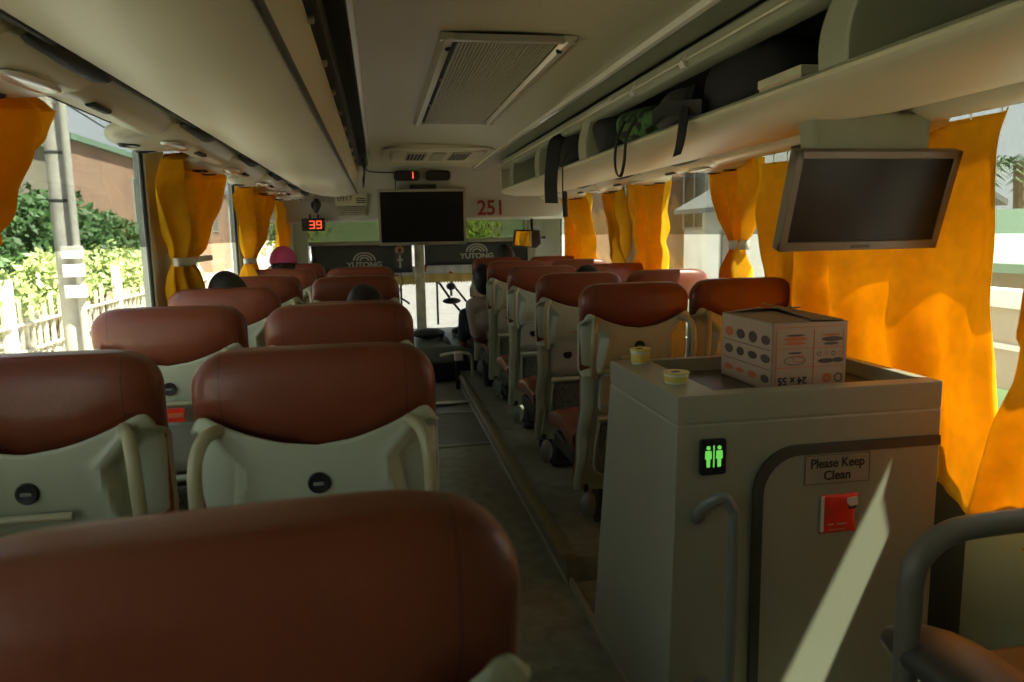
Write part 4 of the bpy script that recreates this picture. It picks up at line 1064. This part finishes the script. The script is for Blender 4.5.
MB().box(1.002, 1.173, 1.682, 1.888, 1.790, 1.812).build('box_lid', mat('cream_card', (.50, .49, .32), .6), t, bevel=.002)
t = thing('hanging_pouch', 'small dark strap hanging from the rack at the front window post', 'strap', (1.2, 6.3, 1.6))
MB().strip([(1.50, 5.95, 1.76), (1.50, 5.95, 1.66), (1.51, 5.97, 1.55)], (0, 1, 0), .09, .02, sub=3).build('strap_body', M['bag'], t)

# ------------------------------------------------------------------ people
def capsule(m, a, b, r1, r2, n=14):
    a, b = Vector(a), Vector(b); d = (b-a); L = d.length; t = d/L if L > 1e-6 else Vector((0, 0, 1))
    P, R = [], []
    for k in range(5): ang_ = PI/2*(1-k/4); P.append(a-t*r1*math.sin(ang_)); R.append(max(.001, r1*math.cos(ang_)))
    for k in range(5): ang_ = PI/2*k/4; P.append(b+t*r2*math.sin(ang_)); R.append(max(.001, r2*math.cos(ang_)))
    up = t.orthogonal().normalized(); q = t.cross(up); vs = []
    for p, r_ in zip(P, R):
        for k in range(n): vs.append(p+(up*math.cos(2*PI*k/n)+q*math.sin(2*PI*k/n))*r_)
    mm_ = len(P)
    fs = [(i*n+k, i*n+(k+1) % n, (i+1)*n+(k+1) % n, (i+1)*n+k) for i in range(mm_-1) for k in range(n)]+[tuple(range(n))[::-1], tuple(range((mm_-1)*n, mm_*n))]
    m.add(vs, fs)
def remeshed(m, name, vox, smooth_it=3):
    o = m.build(name+'_tmp', M['skin'])
    b = o.modifiers.new('r', 'REMESH'); b.mode = 'VOXEL'; b.voxel_size = vox
    b = o.modifiers.new('s', 'SMOOTH'); b.iterations = smooth_it; b.factor = .5
    bpy.context.view_layer.update()
    me = bpy.data.meshes.new_from_object(o.evaluated_get(bpy.context.evaluated_depsgraph_get()))
    bpy.data.objects.remove(o); me.name = name
    me.polygons.foreach_set('use_smooth', [True]*len(me.polygons)); me.update()
    return me
def person_meshes(lean=0.0, hip_y=.30, turn=0):
    # seated figure facing +Y, local origin under the hips on the platform; heights from the platform
    sk = Matrix.Rotation(0, 4, 'Z')
    def T(p, f=1):
        x, y, z = p; k = max(0, (z-.5))*f
        return (x+lean*k, y-.10*k, z)
    body, shirt, trou, hair = MB(), MB(), MB(), MB()
    hipz = .52
    for m_, g in ((body, 0), (shirt, .014)):
        capsule(m_, T((-.07, .02, hipz+.02)), T((.07, .02, hipz+.02)), .115+g, .115+g)
        capsule(m_, T((0, .03, hipz+.08)), T((0, .02, .78)), .125+g, .125+g)
        capsule(m_, T((-.09, .02, .83)), T((.09, .02, .83)), .105+g, .105+g)
        capsule(m_, T((-.15, .01, .93)), T((.15, .01, .93)), .058+g, .058+g)
        for s in (-1, 1):
            capsule(m_, T((s*.16, .01, .93)), T((s*.205, .02, .72)), .050+g, .043+g)
    for s in (-1, 1):
        el = T((s*.215, .03, .66)); wr = (s*.14+lean*.1, .27, .60)
        capsule(body, T((s*.205, .02, .74)), el, .043, .038); capsule(body, el, wr, .038, .026)
        pc = Vector(wr)+Vector((-s*.02, .055, -.01))
        capsule(body, wr, pc, .026, .034)
        for q, (dx, ln) in enumerate(((-.028, .060), (-.010, .070), (.009, .066), (.027, .052))):
            b0 = pc+Vector((dx, .025, 0)); b1 = b0+Vector((dx*.2, ln*.6, -.004)); b2 = b1+Vector((0, ln*.35, -.022))
            capsule(body, b0, b1, .0095, .009, 8); capsule(body, b1, b2, .009, .008, 8)
        b0 = pc+Vector((-s*.030, -.01, 0)); capsule(body, b0, b0+Vector((-s*.028, .035, -.008)), .011, .009, 8)
        kn = (s*.13, .44, .50); an = (s*.12, .47, .09); toe = (s*.125, .60, .035)
        for m_, g in ((body, 0), (trou, .012)):
            capsule(m_, (s*.085, .04, hipz), kn, .085+g, .060+g); capsule(m_, kn, an, .058+g, .036+g)
        capsule(trou, an, toe, .042, .036)
    capsule(trou, (-.07, .02, hipz-.0), (.07, .02, hipz-.0), .125, .125)
    nk = T((0, .0, .97)); hd = T((0, .015, 1.135))
    capsule(body, nk, hd, .052, .050)
    body.ell(hd, .074, .092, .112, 20, 14); body.ell(Vector(hd)+Vector((0, .035, -.06)), .052, .055, .055)
    body.ell(Vector(hd)+Vector((0, .098, -.015)), .013, .018, .022, 10, 8)
    for s in (-1, 1): body.ell(Vector(hd)+Vector((s*.075, .0, -.01)), .010, .020, .030, 10, 8)
    capsule(body, Vector(hd)+Vector((-.02, .086, -.055)), Vector(hd)+Vector((.02, .086, -.055)), .007, .007, 8)
    hair.ell(Vector(hd)+Vector((0, -.012, .018)), .088, .100, .112, 24, 16, jitter=.12)
    hair.ell(Vector(hd)+Vector((0, -.035, -.035)), .078, .070, .080, 20, 12, jitter=.12)
    eyes = MB()
    for s in (-1, 1): eyes.ell(Vector(hd)+Vector((s*.030, .084, .012)), .012, .008, .007, 10, 8)
    return [remeshed(body, 'body', .0065), remeshed(shirt, 'shirt', .012), remeshed(trou, 'trousers', .012), remeshed(hair, 'hair', .008), eyes, Vector(hd)]
PM = {}
def person(loc, label, shirt_m, lean=0.0, rz=0, scale=1, cap=False, short=True):
    key = lean
    if key not in PM: PM[key] = person_meshes(lean)
    bd, sh, tr_, hr, eyes, hd = PM[key]
    t = thing('person', label, 'person', loc, rz=rz); t.scale = (scale,)*3
    def add(name, me, m_):
        me = me.copy(); me.materials.clear(); me.materials.append(m_)
        o = bpy.data.objects.new(name, me); C.objects.link(o); o.parent = t; return o
    add('body', bd, M['skin']); add('shirt', sh, shirt_m); add('trousers', tr_, M['trouser'])
    if cap:
        m = MB(); rows = []
        for j in range(9):
            ph = PI/2*j/8*.98; rows.append([(hd.x+.096*math.cos(ph)*math.cos(2*PI*k/24), hd.y-.008+.108*math.cos(ph)*math.sin(2*PI*k/24), hd.z+.02+.115*math.sin(ph)-(.02 if j == 0 and k < 12 else 0)) for k in range(24)])
        m.grid(rows, True); o = m.build('cap', M['pink']); o.parent = t
        m = MB(); m.ell((hd.x, hd.y+.13, hd.z+.022), .075, .075, .008, 20, 6); o2 = m.build('cap_brim', M['pink']); o2.parent = o
        m = MB(); m.ell((hd.x, hd.y-.03, hd.z-.01), .082, .085, .06, 20, 10); o3 = m.build('hair', M['hair']); o3.parent = t
    else: add('hair', hr, M['hair'])
    e = MB(); e.v = [v.copy() for v in eyes.v]; e.f = list(eyes.f); o = e.build('eyes', M['hair']); o.parent = t
    return t
person((-.665, 5.50, PL-.02), 'person in a pink cap seated by the window, seen from behind', M['white'], 0, cap=True)
person((-.665, 3.50, PL-.095), 'dark-haired person slumped in a window seat, only the hair showing', M['navy'])
person((-.07, 3.40, PL-.165), 'dark-haired person in an aisle seat, hair against the maroon seat ahead', M['navy'])
person((1.10, 3.92, PL-.13), 'dark-haired person whose hair shows above the cabin side aisle seat', M['navy'])
person((1.03, 5.86, PL-.19), 'person in a light grey shirt leaning out into the aisle', M['greyshirt'], lean=-.36)
person((1.10, 6.62, PL-.05), 'person with dark hair seated upright beneath the interior mirror', M['navy'], 0)
person((.99, 6.95, PL-.38), 'dark-clothed person sitting low ahead of the grey-shirted one', M['navy'], lean=-.14)

# ------------------------------------------------------------------ outside
GZ = -1.25
o = MB().box(-90, 90, -40, 160, GZ-.2, GZ).build('ground', M['soil'], smooth=False); struct(o)
o = MB().box(-4.6, 5.2, -40, 160, GZ-.02, GZ+.02).build('road', M['asphalt'], smooth=False); struct(o)

def foliage(m, c, r_, n, s, rnd):
    for _ in range(n):
        while True:
            d = Vector((rnd.uniform(-1, 1), rnd.uniform(-1, 1), rnd.uniform(-1, 1)))
            if .35 < d.length < 1: break
        p = Vector((c[0]+d.x*r_[0], c[1]+d.y*r_[1], c[2]+d.z*r_[2]))
        u = Vector((rnd.gauss(0, 1), rnd.gauss(0, 1), rnd.gauss(0, 1))).normalized(); v = u.orthogonal().normalized(); k = s*rnd.uniform(.6, 1.3)
        m.add([p-u*k*.5, p+v*k*.28, p+u*k*.6, p-v*k*.28], [(0, 1, 2, 3)])
def tree(x, y, h, r_, label, n=2600, group='trees beside the road', lm='leaf2', s=.24, seed=0):
    rnd = random.Random(seed+int(x*10)); t = thing('tree', label, 'tree', (x, y, GZ), group)
    m = MB(); m.tube([(x, y, GZ), (x+.1, y, GZ+h*.4), (x-.05, y+.1, GZ+h*.7)], [.16, .07], 8)
    for k in range(4):
        a = k*1.7; m.tube([(x+.05, y, GZ+h*.45), (x+math.cos(a)*r_[0]*.6, y+math.sin(a)*r_[1]*.6, GZ+h*.78)], [.06, .02], 6)
    m.build('trunk', M['trunk'], t)
    m = MB()
    for k in range(7):
        a = k*2.4; rr = .55 if k else 0
        foliage(m, (x+math.cos(a)*r_[0]*rr, y+math.sin(a)*r_[1]*rr, GZ+h-r_[2]+rnd.uniform(-.5, .5)*r_[2]), (r_[0]*.6, r_[1]*.6, r_[2]*.6), n//7, s, rnd)
    m.build('crown', M[lm], t, smooth=False)
tree(-9.2, 23.0, 4.5, (1.5, 2.0, 1.5), 'dark leafy tree beside the utility pole', seed=1)
tree(-9.5, 27.5, 3.5, (1.6, 2.6, 1.3), 'low dark tree between the utility pole and the brown building window', seed=2)
tree(-9.5, 18.6, 3.3, (1.3, 1.9, 1.2), 'dark tree partly hidden by the curtain cut by the picture edge', seed=3)
tree(-10, 33.5, 3.4, (1.4, 2.6, 1.2), 'low tree beneath the brown building window', seed=4, n=2000)
tree(4.5, 46, 6.0, (3, 3, 2.4), 'pale green tree far ahead through the windscreen', seed=5, lm='leaf1', n=900, s=.5)
tree(-6, 52, 7.0, (3, 3, 2.8), 'distant tree ahead on the utility pole side of the road', seed=6, lm='leaf1', n=900, s=.5)
# palm beyond the toilet side
t = thing('palm_tree', 'palm tree rising over the green roof', 'tree', (17.2, 17.8, GZ))
MB().tube([(17.2, 17.8, GZ), (17.3, 17.8, .8), (17.1, 17.8, 3.1)], [.2, .12], 8, sub=3).build('trunk', M['trunk'], t)
m = MB(); rnd = random.Random(5)
for k in range(16):
    a = 2*PI*k/16; L = 1.5; up0 = rnd.uniform(.1, .9); pts = []
    for j in range(9):
        s = j/8; pts.append(Vector((17.1+math.cos(a)*L*s, 17.8+math.sin(a)*L*s, 3.1+up0*s-1.3*s*s)))
    for j in range(1, 9):
        side = Vector((-math.sin(a), math.cos(a), 0)); q = pts[j]
        for sg_ in (-1, 1):
            e = q+side*sg_*.42*(1-.5*j/9)+Vector((0, 0, -.25)); m.add([q, q+(pts[j]-pts[j-1])*.35, e], [(0, 1, 2)])
m.build('fronds', M['leaf2'], t, smooth=False)
# hedge: uncountable leaves
m = MB(); rnd = random.Random(11)
for k in range(26):
    foliage(m, (-8.0+rnd.uniform(-.4, .4), 13.5+k*.72, .35+rnd.uniform(-.25, .35)), (.7, .7, .75), 150, .22, rnd)
o = m.build('hedge', M['leaf1'], smooth=False); tag(o, 'bright yellow-green hedge behind the weathered fence', 'hedge', kind='stuff')
# fence along the road
def fence(y0, y1, x, label):
    t = thing('fence', label, 'fence', (x, (y0+y1)/2, GZ)); rnd = random.Random(3); y = y0; m = MB()
    while y < y1:
        hgt = GZ+rnd.uniform(1.0, 1.6); w = rnd.uniform(.05, .11); m.box(x-.03, x+.03, y, y+w, GZ, hgt); y += w+rnd.uniform(.08, .35)
    m.build('pickets', M['fencewood'], t, smooth=False)
    for z in (GZ+.45, GZ+1.0): MB().tube([(x+.05, y0, z), (x+.05, (y0+y1)/2, z+.06), (x+.05, y1, z)], .035, 6).build('fence_rail', M['fencewood'], t)
    y = y0+.3
    while y < y1:
        MB().box(x-.09, x+.09, y, y+.18, GZ, GZ+1.95).build('fence_post', M['whitewall'], t, bevel=.01); y += 3.1
fence(12.5, 33, -7.2, 'weathered wooden fence with pale posts along the road')
# utility pole
t = thing('utility_pole', 'weathered concrete utility pole with boxes and cables seen through the window', 'utility pole', (-6, 15.8, GZ))
MB().tube([(-6, 15.8, GZ), (-6, 15.8, 3), (-6, 15.8, 8.6)], [.17, .11], 14).build('pole_shaft', M['concrete'], t)
MB().tube([(-5.72, 15.62, GZ), (-5.72, 15.62, 7.6)], .07, 10).build('conduit', M['concrete'], t)
for z in (.35, .75, 1.1): MB().box(-5.95, -5.6, 15.45, 15.62, z, z+.24).build('meter_box', M['whitewall'], t, bevel=.01)
for z in (4.0, 4.5, 6.6): MB().box(-6.9, -5.1, 15.66, 15.74, z, z+.09).build('crossarm', M['concrete'], t, bevel=.01)
for z in (2.2, 3.1): MB().lathe([(.175, -.03), (.185, 0), (.175, .03)], (-6, 15.8, z), 16).build('clamp_ring', M['dark'], t)
def wires(x0, z0, y0, x1, z1, y1, label, n=1, dz=.12, rad=.018):
    t = thing('overhead_cable', label, 'cable', (x0, y0, z0), 'overhead cables by the utility pole')
    for k in range(n):
        pts = []
        for j in range(13):
            s = j/12; pts.append((x0+(x1-x0)*s, y0+(y1-y0)*s, z0+(z1-z0)*s+k*dz-.7*4*s*(1-s)))
        MB().tube(pts, rad, 5).build('cable_run', M['wire'], t)
wires(-6.5, 4.5, 15.8, -6.3, 4.6, -6, 'sagging bundle of black cables running back from the utility pole', 4, .22)
wires(-6, 4.2, 15.8, -6.8, 4.6, 48, 'sagging black cables running ahead from the utility pole', 3, .2)
wires(-5.8, 4.6, 15.8, -13, 5.4, 26, 'thin cables running from the utility pole to the brown building', 3, -.25, .012)

def house(name, label, x0, x1, y0, y1, zt_, wall, roof=None, rh=1.2, over=.5, wins=(), group='buildings beyond the road', face='x'):
    t = thing(name, label, 'building', ((x0+x1)/2, (y0+y1)/2, GZ), group)
    MB().box(x0, x1, y0, y1, GZ, zt_).build('wall', M[wall], t, smooth=False)
    if roof:
        if rh > .3:
            xm = (x0+x1)/2; m = MB()
            m.prism([(x0-over, zt_-.05), (xm, zt_+rh), (x1+over, zt_-.05), (x1+over, zt_+.08), (xm, zt_+rh+.14), (x0-over, zt_+.08)], 'Y', y0-over, y1+over)
            m.build('roof', M[roof], t, smooth=False)
            MB().prism([(x0, zt_-.01), (xm, zt_+rh-.03), (x1, zt_-.01)], 'Y', y0+.02, y1-.02).build('gable', M[wall], t, smooth=False)
        else: MB().box(x0-over, x1+over, y0-over, y1+over, zt_, zt_+rh).build('roof', M[roof], t, smooth=False)
    for (fx, a, b, z0, z1) in wins:
        w = MB().box(fx-.04, fx+.04, a, b, z0, z1).build('window', M['windowdark'], t, smooth=False)
        m = MB()
        for q in ((a-.08, a, z0-.08, z1+.08), (b, b+.08, z0-.08, z1+.08), (a, b, z0-.08, z0), (a, b, z1, z1+.08), ((a+b)/2-.03, (a+b)/2+.03, z0, z1)): m.box(fx-.07, fx+.07, *q)
        m.build('window_frame', M['concrete'], w, smooth=False)
    return t
house('brown_building', 'long flat-roofed brown building beyond the trees and utility pole', -22, -12.2, 33.5, 52, 5.5, 'brownwall', 'roofgreen', .25, .25, wins=[(-12.2, 41.2, 43.8, 2.0, 4.5), (-12.2, 48, 49.5, 2.0, 4.2)])
house('grey_building', 'grey-brown windowless building behind the dark trees', -24, -12.6, 17, 32.9, 5.0, 'greywall', 'roofgreen', .2, .25)
house('far_building', 'narrow red-brown building seen between the tied curtains', -20, -13, 62, 70, 5.2, 'brownwall', 'roofgrey', .25, .2, wins=[(-13, 63, 65, 2, 5)])
house('pale_building', 'pale low building further along the utility pole side', -20, -9, 74, 90, 5, 'whitewall', 'roofgrey', .25, .2)
house('gabled_house', 'white house with grey gabled roof beyond the curtain with a narrow waist', 9.0, 14, 16.0, 19.9, 1.9, 'whitewall', 'roofgrey', 1.6, .6, wins=[(9.0, 17.6, 18.6, .2, 1.3)])
house('brown_shop', 'brown-red flat building beyond the gathered curtains', 9.5, 16, 25.5, 40, 4.4, 'brownwall', 'roofgrey', .25, .3, wins=[(9.5, 27, 28.6, 1.0, 3.6)])
house('white_building', 'tall whitewashed building between the brown building and gabled house', 10.5, 17, 20.8, 24.7, 4.8, 'whitewall', 'roofgrey', .2, .2, wins=[(10.5, 22.9, 24.6, 1.5, 4.0)])
house('green_roofed_house', 'beige house with green roof and red trim beyond the grab rail window', 9.0, 14, 5.0, 14.0, .80, 'beigewall', 'roofgreen', .75, .5, wins=[(9.0, 7.2, 8.2, -.2, .5)])
t = thing('garden_wall', 'low wall with white, brown and pale green bands before the green-roofed house', 'wall', (8, 9, GZ))
MB().box(7.6, 7.75, 3.0, 13.5, GZ, -.62).build('green_band', M['greenwall'], t, smooth=False)
MB().box(7.62, 7.73, 3.0, 13.5, -.62, .40).build('brown_band', M['beigewall'], t, smooth=False)
MB().box(7.55, 7.80, 3.0, 13.5, .40, .62).build('white_coping', M['whitewall'], t, smooth=False)
MB().box(7.58, 7.78, 3.0, 13.5, -.12, -.05).build('white_stripe', M['whitewall'], t, smooth=False)
# white van ahead
t = thing('van', 'white van parked ahead beyond the windscreen', 'van', (-1.8, 30, GZ))
MB().prism([(28, GZ+.35), (28, GZ+1.9), (28.3, GZ+2.05), (31.4, GZ+2.05), (32.2, GZ+1.2), (32.9, GZ+1.0), (32.9, GZ+.35)], 'X', -2.7, -1.0).build('van_body', M['carpaint'], t, bevel=.08)
MB().box(-2.5, -1.2, 27.97, 28.02, GZ+1.15, GZ+1.8).build('rear_window', M['windowdark'], t, bevel=.03)
for y in (28.8, 32):
    for x in (-2.6, -1.1): MB().lathe([(.1, -.1), (.32, -.1), (.34, -.06), (.34, .06), (.32, .1), (.1, .1)], (x, y, GZ+.35), 20, 'X').build('wheel', M['dark'], t)

# ------------------------------------------------------------------ light
w = bpy.data.worlds.new('World'); bpy.context.scene.world = w; w.use_nodes = True
nt = w.node_tree; bg = nt.nodes['Background']
tc_ = nt.nodes.new('ShaderNodeTexCoord'); sx_ = nt.nodes.new('ShaderNodeSeparateXYZ'); rp = nt.nodes.new('ShaderNodeValToRGB')
nt.links.new(tc_.outputs['Generated'], sx_.inputs[0]); nt.links.new(sx_.outputs['Z'], rp.inputs['Fac'])
rp.color_ramp.elements[0].color = (.86, .88, .88, 1); rp.color_ramp.elements[1].color = (.62, .72, .90, 1)
nt.links.new(rp.outputs['Color'], bg.inputs['Color']); bg.inputs['Strength'].default_value = 1.0
s = bpy.data.lights.new('sun', 'SUN'); s.energy = 13.0; s.angle = math.radians(.8); s.color = (1, .93, .80)
so = bpy.data.objects.new('sun', s); C.objects.link(so)
d = Vector((-.42, .30, -.86)); so.rotation_euler = d.to_track_quat('-Z', 'Y').to_euler()
# window portals guide daylight sampling (they emit nothing of their own)
def portal(c, rot, sx, sy):
    l = bpy.data.lights.new('portal', 'AREA'); l.shape = 'RECTANGLE'; l.size = sx; l.size_y = sy; l.cycles.is_portal = True
    o = bpy.data.objects.new('portal', l); C.objects.link(o); o.location = c; o.rotation_euler = rot
portal((XL-.12, 3.2, 1.4), (0, -PI/2, 0), 1.0, 9.2)
portal((XR+.12, 3.2, 1.32), (0, PI/2, 0), 1.06, 9.2)
portal((.45, 8.9, 1.0), (-PI/2, 0, 0), 2.6, 1.4)

# ------------------------------------------------------------------ camera
YAW, PIT, ROLL = math.radians(9.95), math.radians(-8.3), math.radians(1.1)
f = Vector((math.sin(YAW)*math.cos(PIT), math.cos(YAW)*math.cos(PIT), math.sin(PIT)))
rt = Vector((math.cos(YAW), -math.sin(YAW), 0)); up = rt.cross(f)
r2 = math.cos(ROLL)*rt-math.sin(ROLL)*up; u2 = math.cos(ROLL)*up+math.sin(ROLL)*rt
cam = bpy.data.cameras.new('camera'); cam.sensor_width = 36; cam.lens = 742/1024*36; cam.clip_start = .02
cam.dof.use_dof = True; cam.dof.focus_distance = 3.0; cam.dof.aperture_fstop = 5.6
co = bpy.data.objects.new('camera', cam); C.objects.link(co)
mw = Matrix((r2, u2, -f)).transposed().to_4x4(); mw.translation = Vector((0, 0, CAMZ)); co.matrix_world = mw
sc = bpy.context.scene; sc.camera = co
sc.view_settings.view_transform = 'Standard'; sc.view_settings.look = 'None'; sc.view_settings.exposure = 1.0; sc.view_settings.gamma = 1
sc.view_settings.use_curve_mapping = False
sc.cycles.use_denoising = True
sc.cycles.max_bounces = 10; sc.cycles.diffuse_bounces = 6; sc.cycles.transparent_max_bounces = 16; sc.cycles.transmission_bounces = 6
sc.cycles.caustics_reflective = False; sc.cycles.caustics_refractive = False
sc.cycles.sample_clamp_indirect = 6
